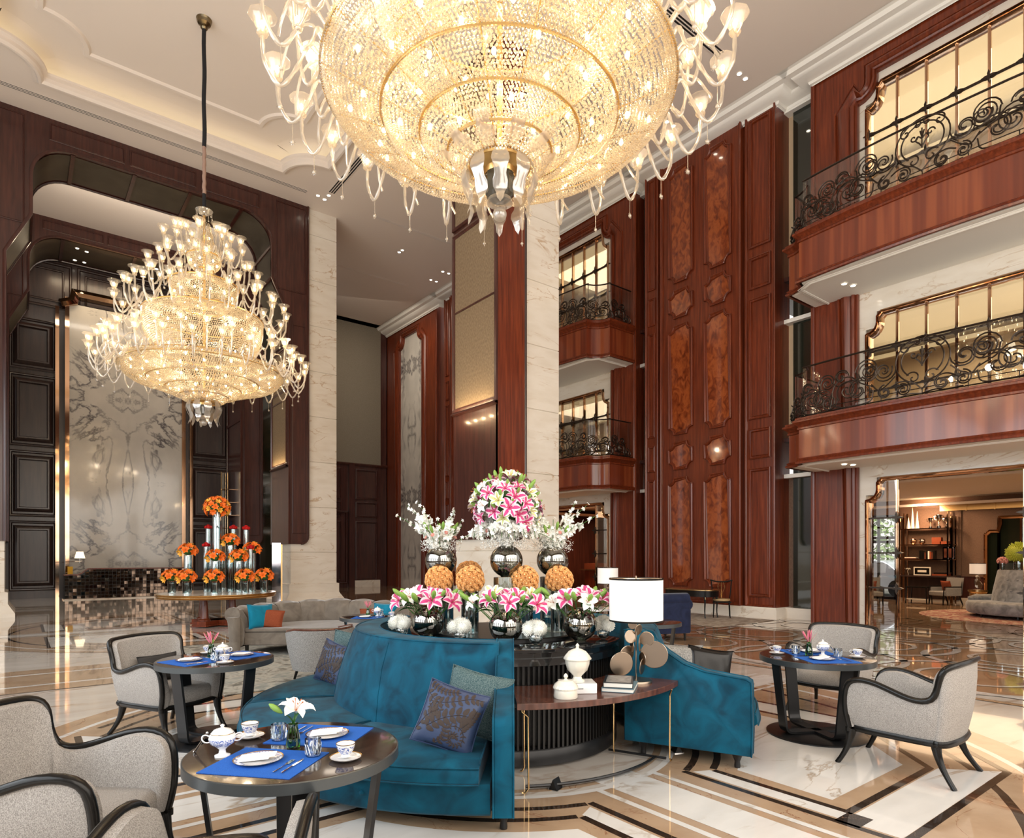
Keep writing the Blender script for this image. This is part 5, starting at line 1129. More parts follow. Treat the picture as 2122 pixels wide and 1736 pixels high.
for Fd, Rd, w in lows:
    x, y = fr(Fd, Rd); globe('low smoked globe vase with pink lilies, '+w+' of three in front', cc(x, y, ZC), .14, M['smoke'], 'low smoked globe vases')
    lily_bouquet('pink stargazer lilies in the '+w+' low globe vase', cc(x, y, ZC+.235), .27 if w != 'middle' else .29, 12, .40, .72, base=(0, 0, -.2), sc=1.15)
tops = [(-.05, -.60, 'left', 1.455), (-.22, .0, 'middle', 1.455), (-.05, .42, 'right', 1.455)]
for Fd, Rd, w, zz in tops:
    x, y = fr(Fd, Rd)
    cyl('clear glass cylinder carrying the '+w+' smoked globe', cc(x, y, ZT), .115, zz-ZT-.002, 'glass pedestals under globes', .25)
    globe('high smoked globe vase on a glass pedestal, '+w+' of three', cc(x, y, zz), .145, M['smoke'], 'high smoked globe vases')
for Fd, Rd, w, zz in (tops[0], tops[2]):
    x, y = fr(Fd, Rd); t = thing('orchid_bouquet', 'white orchids and baby breath in the '+w+' high globe', 'flowers', cc(x, y, zz+.25), 0, 'white orchid bouquets')
    gypso(t, 420, (0, 0, .03), .19, .06); sgn = -1 if w == 'left' else 1
    rx, ry = .788, -.615
    for k in range(9):
        a = rad(30+k*40); L = .20; orchid_spray(t, [(0, 0, -.1), (L*.5*cos(a), L*.5*sin(a), .10), (L*cos(a), L*sin(a), .16+.05*(k % 3))], 14)
    for L, hh in ((.30, .30), (.16, .42), (.10, .36), (.24, .40)): s2 = sgn if L > .12 else -sgn; orchid_spray(t, [(0, 0, -.1), (s2*L*.4*rx, s2*L*.4*ry, .12), (s2*L*.8*rx, s2*L*.8*ry, hh*.7), (s2*L*1.3*rx, s2*L*1.3*ry, hh)], 22)
    for i in range(7): a = i*.9; fl('rose', PINKR, t, (.13*cos(a), .13*sin(a), .10+.02*(i % 3)), Vector((cos(a), sin(a), .6)), 1.0)
    for i in range(8): a = i*.8+.3; fl('bud', BUD, t, (.12*cos(a), .12*sin(a), .14+.03*(i % 2)), Vector((cos(a)*.5, sin(a)*.5, 1)), 1.2)
x, y = fr(*tops[1][:2]); t = thing('flower_dome', 'tall dome of pink lilies above white orchids, centre of the display', 'flowers', cc(x, y, 1.72), 0)
gypso(t, 600, (0, 0, .03), .24, .05); pts = []
for i in range(58):
    u = (i+.5)/58; zz = 1-1.55*u; rr = sqrt(max(0, 1-zz*zz)); a = i*2.39996; jr = random.uniform(.86, 1.1); p = (.255*jr*rr*cos(a), .255*jr*rr*sin(a), .36+.265*jr*zz); me = LP if random.random() < .5 else random.choice([LG, LWh]); fl('lily', me, t, p, Vector((rr*cos(a), rr*sin(a), zz+.25)), random.uniform(.85, 1.15))
for i in range(46):
    u = (i+.5)/46; zz = 1-1.2*u; rr = sqrt(max(0, 1-zz*zz)); a = i*2.39996+1; fl('bud', BUD, t, (.25*rr*cos(a), .25*rr*sin(a), .37+.26*zz), Vector((rr*cos(a), rr*sin(a), zz+.5)), random.uniform(.9, 1.4))
m = MB(); m.ball((0, 0, .36), .17, 16, 12); put('foliage', m, M['leaf'], t)
for k in range(26):
    a = rad(k*13.9); L = .26*(1 if k % 2 else .8); orchid_spray(t, [(0, 0, 0), (L*.5*cos(a), L*.5*sin(a), .18), (L*cos(a), L*sin(a), .16), (L*1.12*cos(a), L*1.12*sin(a), .08)], 22)
for s in (-1, 1): orchid_spray(t, [(0, 0, .05), (s*.15*.788, -s*.15*.615, .14), (s*.3*.788, -s*.3*.615, .12), (s*.42*.788, -s*.42*.615, .06)], 22)
for i in range(6): a = i*1.05; fl('rose', PINKR, t, (.2*cos(a), .2*sin(a), .14), Vector((cos(a), sin(a), .3)), 1.1)
stems(t, [(.05*cos(i), .05*sin(i), .1) for i in range(8)], (0, 0, -.2))
# rose balls on cylinders
for i, (Fd, Rd, w) in enumerate(((-.20, -.60, 'far left ball of peach roses below the orchid globe'), (.20, -.36, 'rear ball of darker peach roses'), (-.25, -.32, 'ball of peach roses left of the centre pedestal'), (-.25, .16, 'ball of peach roses right of the centre pedestal'), (-.18, .47, 'right ball of peach roses'))):
    x, y = fr(Fd, Rd); h = .36 if i != 1 else .40
    cyl('clear water filled cylinder under the '+w, cc(x, y, ZT), .075, h, None, .55)
    t = thing('rose_ball', w+' on a glass cylinder', 'flowers', cc(x, y, ZT+h+.105), 0, 'peach rose balls')
    m = MB(); m.ball((0, 0, 0), .115, 14, 10); put('foam_core', m, FM['rs'], t, smooth=60)
    for k in range(64):
        zz = 1-1.8*(k+.5)/64; rr = sqrt(1-zz*zz); a = k*2.39996; fl('rose', ROSE, t, (.112*rr*cos(a), .112*rr*sin(a), .112*zz), (rr*cos(a), rr*sin(a), zz), random.uniform(.95, 1.2))
    t.scale = (.92,)*3
    stems(t, [(.02*cos(k), .02*sin(k), -.08) for k in range(7)], (0, 0, -.28), .004)
for i, (Fd, Rd, w) in enumerate(((-.30, -.92, 'leftmost'), (-.58, -.38, 'second from left'), (-.74, .24, 'third from left'), (-.42, .83, 'rightmost'))):
    x, y = fr(Fd, Rd); globe('tiny clear bowl holding white mums, '+w+' of four', cc(x, y, ZC), .055, M['clear'], 'tiny clear bowls')
    t = thing('mum_posy', 'white chrysanthemum posy, '+w+' of four along the counter edge', 'flowers', cc(x, y, ZC+.125), 0, 'white mum posies')
    for p in ((0, 0, .02), (.045, .02, 0), (-.045, .02, 0), (0, -.045, 0)): fl('mum', MUM, t, p, (p[0]*8, p[1]*8, 1), 1.05)
# ---- flower table with orange lilies
FT = (3.70, 16.05); TZ = .771
t = thing('flower_table', 'round gilt-edged table on wooden columns carrying orange flowers', 'table', (*FT, 0))
m = MB(); m.lathe([(.0001, .77), (1.26, .77)], 64); put('tabletop', m, M['marble'], t, smooth=30)
m = MB(); m.lathe([(1.24, .772), (1.29, .77), (1.30, .755), (1.27, .745), (1.29, .73), (1.30, .71), (1.26, .695), (1.28, .68), (1.24, .66), (.0001, .66)], 80); put('gilt_rim', m, M['gold'], t, smooth=30)
for i in range(4):
    a = rad(45+90*i-8); x, y = .42*cos(a), .42*sin(a); m = MB(); m.lathe([(.13, .14), (.13, .17), (.10, .19), (.09, .22), (.065, .66)], 10, c=(x, y, 0)); put('leg', m, M['wood'], t)
m = MB()
for i in range(2): Mx = Matrix.Rotation(rad(37+90*i), 4, 'Z'); m.box(-.58, .58, -.17, .17, .05, .14, Mx); m.box(-.60, .60, -.19, .19, .02, .06, Mx)
put('base', m, M['wood'], t)
def orange(i, label, dx, dz, Fo, r=.09, h=.22, fr_=.20, n=13, red=False):
    X = FT[0]+dx*.788+Fo*.615; Y = FT[1]-dx*.615+Fo*.788
    cyl('glass cylinder under '+label, (X, Y, dz), r, h, None, .8)
    t = thing('orange_posy' if not red else 'carnation_posy', label, 'flowers', (X, Y, dz+h+.02), 0, 'orange lily posies' if not red else 'red carnation posies')
    if red:
        for p in ((0, 0, .05), (.05, 0, .02), (-.05, 0, .02), (0, .05, .02), (0, -.05, .02)): fl('carnation', CARN, t, p, (p[0]*5, p[1]*5, 1), 1.15)
        stems(t, [(0, 0, 0)], (0, 0, -h*.9), .01)
    else:
        m = MB(); m.ball((0, 0, .06), fr_*.6, 10, 7, (1, 1, .7)); put('foliage', m, M['leaf'], t)
        for k in range(n):
            u = (k+.5)/n; zz = 1-(1.35 if n < 20 else 1.65)*u; rr = sqrt(1-zz*zz); a = k*2.39996; fl('lily', LO if k % 3 else LY, t, (fr_*.8*rr*cos(a), fr_*.8*rr*sin(a), .06+fr_*.72*zz), (rr*cos(a), rr*sin(a), zz+.2), 1.5 if n < 20 else 1.3)
def pxx(px): return (px-423)/1310*15
LAB = lambda s: s
rows_ = [(345, 0, -.35, .28, 'orange lilies at far left of the front row'), (386, 0, -.6, .28, 'orange lilies second in the front row'), (441, 0, -.6, .28, 'orange lilies in the middle of the front row'), (491, 0, -.3, .28, 'orange lilies fourth in the front row'), (516, 0, .1, .29, 'orange lilies at far right of the front row'),
         (362, 0, .0, .88, 'orange lilies raised on the left'), (423, 0, -.1, .74, 'orange lilies raised low in the middle'), (440, 0, .25, 1.12, 'orange lilies high just right of centre'), (467, 0, .0, .74, 'orange lilies raised on the right'), (480, 0, .4, .92, 'orange lilies behind the right raised posy')]
for px, _, Fo, h, lb in rows_: orange(0, lb+' of gilt table', pxx(px), TZ, Fo, .085, h)
orange(0, 'big orange lily dome crowning the gilt table display', pxx(418), TZ, .1, .10, 1.93, .31, 46)
for px, Fo, h, lb in ((383, .5, 1.52, 'red carnations in a tall vase at upper left'), (429, .7, 1.52, 'red carnations in a tall vase right of the dome'), (460, .6, 1.50, 'red carnations in a tall vase at upper right'), (391, .2, 1.08, 'lower red carnations left of the green vase'), (484, .2, 1.02, 'red and orange carnations above right posy')): orange(0, lb, pxx(px), TZ, Fo, .06, h, red=True)
for px, Fo, lb in ((396, .35, 'left'), (409, .6, 'right')):
    X = FT[0]+pxx(px)*.788+Fo*.615; Y = FT[1]-pxx(px)*.615+Fo*.788; t = cyl(lb+' glass cylinder packed with green foliage on the gilt table', (X, Y, TZ), .12, .95, None, 0)
    m = MB()
    for i in range(500): a = random.uniform(0, 6.28); rr = .10*sqrt(random.random()); p = Vector((rr*cos(a), rr*sin(a), random.uniform(.3, .85))); q = p+Vector((random.uniform(-.03, .03), random.uniform(-.03, .03), .05)); m.add([tuple(p), tuple(q), tuple(p+Vector((.012, 0, .02)))], [(0, 1, 2)])
    props(link('moss_filling', m.me('moss_filling', M['leaf'], 0, fix=False), t), kind='stuff')
# ================================================================ TABLE SETTINGS
def sup(m, c, r0, r1, n=10): pass
def cup(label, loc, rz, group='blue and white cups with saucers'):
    t = thing('teacup', label, 'cup', loc, rz, group)
    m = MB(); m.k = 0; m.lathe([(.0001, .014), (.018, .014), (.022, .016), (.018, .022), (.024, .03)], 24); m.k = 1; m.lathe([(.024, .03), (.036, .045), (.041, .066)], 24); m.k = 0; m.lathe([(.041, .066), (.043, .074), (.041, .074), (.034, .045), (.0001, .03)], 24); m.k = 2; m.lathe([(.0432, .074), (.0437, .0765), (.0405, .0765)], 24)
    put('bowl', m, [M['china'], M['chinab'], M['chinag']], t, smooth=60)
    m = MB(); m.tube(bez((.038, 0, .066), (.075, 0, .075), (.065, 0, .035), (.034, 0, .038), 10), .0032, 6); put('handle', m, M['china'], t, smooth=60)
    m = MB(); m.k = 0; m.lathe([(.0001, .006), (.035, .005), (.068, .014)], 32); m.k = 1; m.lathe([(.068, .014), (.073, .0165), (.072, .0145)], 32); m.k = 0; m.lathe([(.072, .0145), (.04, 0), (.0001, 0)], 32); put('saucer', m, [M['china'], M['chinag']], t, smooth=60)
    m = MB(); m.tube([(-.01, -.05, .015), (.045, -.048, .022)], .0018, 5); m.ball((.055, -.048, .020), .010, 8, 5, (1.4, .9, .3)); put('spoon', m, M['silverw'], t, smooth=60)
    return t
def pot(label, loc, rz, group='blue and white sugar pots'):
    t = thing('sugar_pot', label, 'pot', loc, rz, group)
    m = MB(); m.k = 0; m.lathe([(.0001, 0), (.034, 0), (.034, .006), (.016, .014), (.014, .032), (.030, .046)], 28); m.k = 1; m.lathe([(.030, .046), (.052, .062), (.060, .085)], 28); m.k = 0; m.lathe([(.060, .085), (.054, .102), (.048, .106)], 28); put('body', m, [M['china'], M['chinab']], t, smooth=60)
    m = MB(); m.k = 1; m.lathe([(.050, .106), (.050, .109)], 28); m.k = 0; m.lathe([(.050, .109), (.036, .124), (.012, .131), (.006, .134), (.010, .143), (.0001, .15)], 28); put('lid', m, [M['china'], M['chinag']], t, smooth=60)
    for s in (-1, 1): m = MB(); m.tube(bez((s*.054, 0, .095), (s*.10, 0, .125), (s*.095, 0, .055), (s*.052, 0, .068), 10), .0035, 6); put('handle', m, M['china'], t, smooth=60)
    return t
def tumbler(label, loc, group='cut crystal tumblers'):
    t = thing('tumbler', label, 'glass', loc, 0, group)
    m = MB(); m.lathe([(.0001, .0), (.032, 0), (.034, .012), (.036, .05), (.037, .08), (.035, .08), (.033, .02), (.0001, .018)], 24); m.lathe([(.0001, .017), (.030, .014), (.030, .003), (.0001, .002)], 12)
    for k in range(14):
        a = 2*pi*k/14
        for s in (-1, 1): m.tube([(.036*cos(a), .036*sin(a), .012), (.0372*cos(a+s*.4), .0372*sin(a+s*.4), .058)], .0016, 3)
    put('glass_body', m, M['cut'], t, smooth=0); return t
def bud_vase(label, loc, kind, group='green bud vases'):
    t = thing('bud_vase', label, 'vase', loc, 0, group)
    m = MB(); m.lathe([(.0001, .004), (.030, .006), (.034, .02), (.030, .06), (.022, .10), (.024, .118), (.022, .118), (.019, .10), (.026, .05), (.028, .015), (.0001, .012)], 24); put('glass_body', m, M['greeng'], t, smooth=60)
    m = MB(); m.lathe([(.0001, .013), (.027, .015), (.026, .055), (.021, .085), (.0001, .085)], 20); put('water', m, M['greeng'], t, smooth=60)
    f = thing('single_lily', {'w': 'open white lily with a green bud in the ', 'p': 'half open pink lily in the '}[kind]+label, 'flowers', (loc[0], loc[1], loc[2]+.12), 0, 'single lilies in vases')
    if kind == 'w':
        fl('lily', LWh, f, (.01, 0, .05), (.1, -.35, 1), 1.15, .3); fl('bud', BUD, f, (-.045, .02, .05), (-.8, .4, .7), 1.1)
    else:
        for a in (0, 1.6, 3.1, 4.6): fl('lily_bud_pink', PB, f, (.010*cos(a), .010*sin(a), .01), (cos(a)*.35, sin(a)*.35, 1), .45)
        fl('bud', BUD, f, (.0, .01, .0), (.5, -.4, 1), .8)
    for a in (.5, 2.6): o = link('leaf', LEAF, f, (0, 0, -.01), (0, -1.0, a)); o.scale = (.5, .6, .5)
    m = MB(); m.tube([(0, 0, -.10), (.004, 0, .0), (.01, 0, .055)], .0028, 5); put('stems', m, M['leaf'], f)
m = MB()
for i in range(3): petal(m, 2*pi*i/3, .085, .018, 3.2, .3, 0, 1)
PB = m.me('lily_bud_pink', [FM['pi'], FM['pk']], 60)
def setting(T, rz, wh, kind, off=0, second=True, h=.7205):
    """two covers facing each other across the table; wh names the table"""
    Z = Matrix.Translation((T[0], T[1], h)) @ Matrix.Rotation(rz, 4, 'Z')
    W = lambda x, y, z=0: tuple(Z @ Vector((x, y, z)))
    for s, nm in [(1, 'near')]+([(-1, 'far')] if second else []):
        m = MB(); m.box(-.215, .215, -.18, .18, 0, .003); put('placemat', m, M['mat'], None, W(-.02*s, -.22*s), (0, 0, rz), label='blue placemat on the %s side of the %s' % (nm, wh), cat='placemat', group='blue placemats')
        t = thing('plate', 'blue rimmed plate on the %s side of the %s' % (nm, wh), 'plate', W(-.06*s, -.215*s, .003), rz, 'blue rimmed plates')
        m = MB(); m.k = 0; m.lathe([(.0001, .004), (.068, .004)], 40); m.k = 1; m.lathe([(.068, .004), (.102, .013)], 40); m.k = 2; m.lathe([(.102, .013), (.108, .0148), (.107, .012)], 40); m.k = 0; m.lathe([(.107, .012), (.06, 0), (.0001, 0)], 40); put('dish', m, [M['china'], M['chinab'], M['chinag']], t, smooth=60)
        m = MB(); m.box(-.085, .05, -.032, .034, 0, .006); m.box(-.08, .075, -.022, .04, .006, .011); put('napkin', m, M['napkin'], None, W(-.06*s, -.215*s, .0165), (.04, -.06, rz+.35), bev=.002, label='folded white napkin on the %s plate of the %s' % (nm, wh), cat='napkin', group='folded napkins')
        for nn, dx in (('fork', .092), ('knife', .13)):
            m = MB()
            if nn == 'fork':
                m.tube([(0, -.09, .004), (0, .02, .003)], [.004, .0022], 5, flat=.5); m.box(-.009, .009, .02, .037, .002, .0038)
                for q in range(4): m.box(-.009+q*.005, -.0062+q*.005, .037, .08, .002, .0038)
            else: m.tube([(0, -.09, .004), (0, .0, .004)], [.0045, .0035], 5, flat=.6); m.add([(-.005, 0, .003), (.006, 0, .003), (.006, .08, .003), (0, .105, .003), (-.003, .09, .005), (-.005, 0, .005)], [(0, 1, 2, 3), (5, 4, 3, 0), (1, 2, 4, 5), (2, 3, 4)])
            put(nn, m, M['silverw'], None, W(dx*s, -.26*s, .0035), (0, 0, rz+(0 if s > 0 else pi)), label='silver %s on the %s placemat of the %s' % (nn, nm, wh), cat=nn, group='silver '+nn+'s')
        cup('cup and saucer at the %s right of the %s' % (nm, wh), W(.315*s, -.12*s), rz+2.6)
        tumbler('crystal tumbler at the %s side of the %s' % (nm, wh), W(.145*s, -.10*s, .003))
    vx = -.01 if off == 0 else -.07
    bud_vase('green bud vase on the '+wh, W(vx, .0), kind)
    pot('lidded sugar pot on the '+wh, W(-.27, -.17, .0) if off == 0 else W(.07, .02), rz+.5)
    m = MB(); m.tube([(-.05, 0, .004), (.02, 0, .10)], .004, 5); m.tube([(-.05, .012, .004), (.02, 0, .10)], .004, 5); m.ball((.02, 0, .10), .007, 6, 4); m.ball((-.05, .006, .006), .008, 6, 4)
    put('sugar_tongs', m, M['silverw'], None, W(-.375, -.16) if off == 0 else W(.14, -.01), (0, 0, rz if off == 0 else rz+3), label='silver sugar tongs leaning on the pot of the '+wh, cat='tongs', group='sugar tongs')
m = MB()
for i in range(3): petal(m, 2*pi*i/3, .085, .018, 3.2, .3, 0, 1)
PB = m.me('lily_bud_pink', [FM['pi'], FM['pk']], 60)
setting(T1, rad(-48), 'nearest table', 'w')
setting(T2, rad(-70), 'middle-left table', 'p', 1)
setting(T3, rad(-36), 'right-hand table', 'p', 1)
setting(T4, rad(-38), 'table by the taupe sofa', 'p', 1, second=False)
cup('blue cup and saucer on the dark table behind the large lamp', (T5[0]-.1, T5[1]-.1, .7205), .3); cup('second blue cup behind the large lamp', (T5[0]-.2, T5[1]+.07, .7205), .3)
# ================================================================ ROOMS BEHIND THE BAYS AND FAR THINGS
M['roomwall'] = mat('room_plaster', (.66, .50, .32), .7); M['salon'] = tex(mat('brown_silk_wall', (.2, .12, .08), .6), 'NOISE', 90, (1, 1, .2), [(.35, (.15, .085, .055)), (.65, (.21, .125, .08))], 2)
def room(x1, a, b, z0, z1, wm, floor=True, back=True, skipb=False, doorhw=1.95, yc=4.75):
    m = MB(); m.k = 0
    if back: m.box(x1, x1+.1, a, b, z0, z1)
    m.box(16.06, x1, a-.1, a, z0, z1)
    if not skipb: m.box(16.06, x1, b, b+.1, z0, z1)
    m.box(16.06, 16.10, a, yc-doorhw, z0, z1); m.box(16.06, 16.10, yc+doorhw, b, z0, z1)
    m.k = 1; m.box(15.81, x1, a, b, z1, z1+.1)
    m.sweep([(16.3, a+.2), (x1-.2, a+.2), (x1-.2, b-.2), (16.3, b-.2)], [(0, -.22), (0, -.26), (-.05, -.28), (-.4, -.28), (-.45, -.2)], lambda u, v, w: (u, v, z1+w))
    m.k = 2
    if floor: m.box(15.81, x1, a, b, z0-.1, z0)
    struct('wall_room', m, [wm, M['white'], M['woodd']])
for yc in (4.75, 16.5):
    for z0, z1, pw in ((4.7, 7.7, 110), (8.9, 13.2, 150)):
        room(20.5, yc-5, yc+5, z0, z1, M['roomwall'], yc=yc)
        area('room_ceiling_light', (18.2, yc, z1-.35), (18.2, yc, z0), 2.5, 5, pw, (1, .80, .54)); area('room_cove_light', (18.2, yc, z1-.3), (18.2, yc, z1), 3.6, 7, pw*.4, (1, .76, .42))
# ground floor salon on the right
room(25.7, -2, 11.6, 0, 3.66, M['salon'], floor=False, back=False, skipb=False)
m = MB(); m.k = 0; m.box(25.7, 25.8, -2, 9.75, 0, 3.66); m.box(25.7, 25.8, 9.75, 11.6, 3.1, 3.66); m.k = 1; m.box(25.66, 25.7, -2, 9.6, 0, .9); m.box(25.64, 25.7, -2, 9.6, .88, .92); m.k = 2; m.box(25.6, 25.7, -2, 9.6, 0, .18)
struct('wall_salon', m, [M['salon'], M['woodd'], M['base']])
m = MB()
for y in (9.75, 10.35, 10.62, 11.3, 11.55): m.box(25.68, 25.76, y-.04, y+.04, 0, 3.1)
for z in (.05, 2.15, 2.3, 3.1): m.box(25.68, 25.76, 9.75, 11.6, z-.05, z+.05)
struct('window_4', m, M['ebony'])
area('salon_ceiling_light', (21.0, 5.0, 3.35), (21.0, 5.0, 0), 6, 9, 230, (1, .70, .42)); area('shelf_light', (24.6, 8.6, 3.3), (25.6, 8.6, 1.5), .4, 1.4, 80, (1, .62, .36))
area('garden_daylight', (27.2, 10.7, 5), (28.5, 10.7, 1), 3, 3, 260, (1, 1, 1))
m = MB(); random.seed(3)
for i in range(9000):
    p = Vector((random.uniform(30, 31.2), random.uniform(6, 16), random.uniform(.4, 5.2))); d = Vector((random.uniform(-1, 1), random.uniform(-1, 1), random.uniform(-1, 1)))*.11; e = d.orthogonal()*.6; m.add([tuple(p-d), tuple(p+e), tuple(p+d), tuple(p-e)], [(0, 1, 2, 3)])
o = props(link('garden_hedge', m.me('garden_hedge', tex(mat('hedge_leaves', (.1, .2, .05), .6), 'NOISE', 1.5, (1, 1, 1), [(.3, (.06, .14, .03)), (.7, (.40, .52, .22))], 4), 0, fix=False)), 'sunlit green hedge seen through the salon window', 'hedge', None, 'stuff')
m = MB(); m.box(26, 40, 2, 20, -.02, 0); struct('ground', m, mat('driveway', (.4, .39, .36), .9), label='pale driveway outside the salon window')
t = thing('car', 'pale silver car parked outside beyond the salon window', 'car', (28.4, 11.4, 0), rad(75))
P = cr([(-2.1, .35), (-2.1, .75), (-1.5, .92), (-.8, 1.38), (.3, 1.42), (1.1, .98), (1.9, .82), (2.15, .6), (2.1, .32)], 4)+[(-2.1, .32)]
m = MB(); m.prism(P, -.85, .85, lambda u, v, w: (u, w, v)); put('body', m, mat('silver_paint', (.55, .60, .66), .2, .3, coat=1), t, bev=.05)
for x in (-1.35, 1.35):
    for s in (-1, 1): m = MB(); m.tube([(x, s*.72, .33), (x, s*.88, .33)], .33, 20); m.tube([(x, s*.88, .33), (x, s*.89, .33)], .2, 12); put('wheel', m, M['ebony'], t)
# bookshelf wall
BX = 25.35
t = thing('etagere', 'tall open shelving unit with trophies and books on the salon wall', 'shelf', (BX, 8.62, 0))
for y in (-.82, -.68, .68, .82):
    for x in (-.12, .2): m = MB(); m.box(x-.02, x+.02, y-.02, y+.02, 0, 3.15 if abs(y) < .8 else 3.0); put('post', m, M['bronze'], t)
for z in (1.51, 2.03, 2.60): m = MB(); m.box(-.16, .24, -.84, .84, z-.03, z); put('shelf', m, M['bronze'], t)
m = MB(); m.box(-.3, .28, -.95, .95, .88, .93); m.box(.2, .28, -.95, .95, .1, .9); put('desk', m, M['woodv'], t)
m = MB(); m.box(.30, .33, -.95, .95, .95, 3.3); put('back_panel', m, M['salon'], t)
def small(name, m, mt, y, z, label, cat, group=None, x=BX, **k): return put(name, m, mt, None, (x, 8.62+y, z+.001), label=label, cat=cat, group=group, smooth=40, **k)
for y, h, w in ((.58, .42, 'shortest, leftmost'), (.45, .82, 'tallest, middle'), (.30, .62, 'medium, rightmost')): m = MB(); m.lathe([(.07, 0), (.004, h)], 4); small('obelisk', m, M['cream'], y, 2.6, 'pale cream obelisk on the top shelf, %s of three' % w, 'obelisk', 'obelisks')
for y, s, w in ((-.12, .9, 'left'), (-.38, 1.15, 'middle'), (-.62, .9, 'right')):
    m = MB(); m.lathe([(r*s, z*s) for r, z in ((.06, 0), (.06, .06), (.02, .08), (.015, .18), (.05, .22), (.08, .30), (.085, .40))], 16)
    for q in (-1, 1): m.tube([(0, q*.08*s, .36*s), (0, q*.13*s, .36*s), (0, q*.11*s, .26*s), (0, q*.06*s, .24*s)], .008, 5)
    small('trophy', m, M['chrome'], y, 2.6, 'silver two handled trophy, %s of three' % w, 'trophy', 'silver trophies')
for y, w in ((.42, 'dark ribbed'), (.14, 'silver ribbed')): m = MB(); m.lathe([(.05, 0), (.10, .06), (.11, .14), (.08, .2), (.05, .21)], 14, wob=lambda a: 1+.06*cos(8*a)); small('round_vase', m, M['chrome'] if 's' == w[0] else M['bronze'], y, 2.03, w+' round vase on the second shelf', 'vase')
for y, w, h, mt, lb in ((-.33, .14, .24, M['rust'], 'red leather box on the second shelf'), (-.56, .12, .1, M['rust'], 'low red box at right of the second shelf')): m = MB(); m.box(-.1, .1, -w, w, 0, h); small('storage_box', m, mt, y, 2.03, lb, 'box')
for i in range(9):
    y = .18-i*.055; h = .30-.02*(i % 4); m = MB(); m.box(-.1, .1, -.024, .024, 0, h); small('book', m, [M['ebony'], M['pages'] if 'pages' in M else M['cream'], M['rust'], M['walnut']][(0 if i < 3 else i % 4)], y, 1.51, '%s book in the row on the third shelf' % ['first', 'second', 'third', 'fourth', 'fifth', 'sixth', 'seventh', 'eighth', 'last'][i], 'book', 'books on the third shelf')
for i, (y, z) in enumerate(((.5, 1.51), (.5, 1.545))): m = MB(); m.box(-.12, .12, -.2, .2, 0, .033); small('book', m, M['cream'] if i else M['walnut'], y, z, ['lower', 'upper'][i]+' flat book at left of the third shelf', 'book')
m = MB(); m.box(-.02, .02, -.19, .19, 0, .42); m.k = 1; m.box(-.024, -.02, -.15, .15, .05, .37); small('picture_frame', m, [M['chrome'], M['walnut']], -.72, 1.51, 'grey framed plaque at right of third shelf', 'frame', x=BX-.1)
m = MB(); m.box(-.02, .02, -.27, .27, 0, .30); m.k = 1; m.box(-.024, -.02, -.23, .23, .04, .26); m.k = 0; m.box(-.028, -.022, -.14, .14, .11, .19); small('picture_frame', m, [M['cream'], M['ebony']], .12, .93, 'white framed picture standing on the desk shelf', 'frame', x=BX-.05)
m = MB(); m.box(-.12, .12, -.25, .25, 0, .06); small('book', m, M['rust'], -.45, .93, 'flat red book on the desk shelf', 'book'); m = MB(); m.box(-.1, .1, -.2, .2, 0, .05); small('book', m, M['ebony'], -.45, .991, 'dark book lying on the flat red book', 'book')
m = MB(); m.tube([(0, 0, 0), (0, .03, .15), (0, -.04, .25)], .006, 5)
for k in range(5): m.ball((0, -.05+.03*k, .22+.02*(k % 2)), .022, 6, 4)
small('orchid', m, M['cream'], .58, .93, 'small white orchid at left of the desk shelf', 'flowers')
# salon furniture
def salon_chair(label, loc, rz):
    t = thing('salon_armchair', label, 'chair', loc, rz)
    m = MB(); m.box(-.30, .30, -.30, .32, .30, .45); put('seat', m, M['tweed'], t, bev=.03)
    m = MB(); m.grid([[(x, -.30-.12*(z-.4)-.05*cos(x*4), z) for z in (.32, .5, .7, .9)] for x in (-.30, -.15, 0, .15, .30)]); m.grid([[(x, -.38-.12*(z-.4)-.05*cos(x*4), z) for z in (.32, .5, .7, .9)] for x in (-.30, -.15, 0, .15, .30)]); put('backrest', m, M['tweed'], t)
    for s in (-1, 1):
        m = MB(); m.box(s*.31-.03, s*.31+.03, -.34, .22, .30, .58); put('arm', m, M['tweed'], t, bev=.02); m = MB(); m.tube([(s*.31, -.36, .60), (s*.31, .28, .60), (s*.31, .30, .3)], .022, 6); put('arm_rail', m, M['ebony'], t)
        m = MB(); m.tube([(s*.28, .28, .3), (s*.29, .30, 0)], [.03, .018], 6); put('leg', m, M['ebony'], t); m = MB(); m.tube([(s*.28, -.3, .3), (s*.3, -.42, 0)], [.03, .018], 6); put('leg', m, M['ebony'], t)
    return t
salon_chair('tweed salon armchair with dark red pillow, in front of the shelving', (24.3, 7.75, 0), rad(60)); pillow('p', 'dark red pillow on the salon armchair', (24.35, 7.7, .63), (rad(-15), 0, rad(60)), .2, .17, .05, M['rust'])
salon_chair('brown salon armchair seen through the bronze sidelight', (22.3, 9.2, 0), rad(120)); pillow('p', 'red pillow on the armchair behind the sidelight', (22.3, 9.25, .63), (rad(-15), 0, rad(120)), .2, .17, .05, M['rust'])
t = thing('side_table', 'small dark side table under the shelving desk', 'table', (24.3, 8.5, 0), 0)
m = MB(); m.box(-.25, .25, -.32, .32, .54, .58); put('tabletop', m, M['ebony'], t)
m = MB(); m.box(-.24, .24, -.3, .3, .14, .17); put('lower_shelf', m, M['cream'], t)
for x in (-.22, .22):
    for y in (-.29, .29): m = MB(); m.tube([(x, y, .54), (x*1.1, y*1.1, 0)], .018, 6); put('leg', m, M['ebony'], t)
disc_lamp('glowing rectangular shaded lamp beside the silver sofa', (23.9, 6.7, .55), 1.05, rad(40))
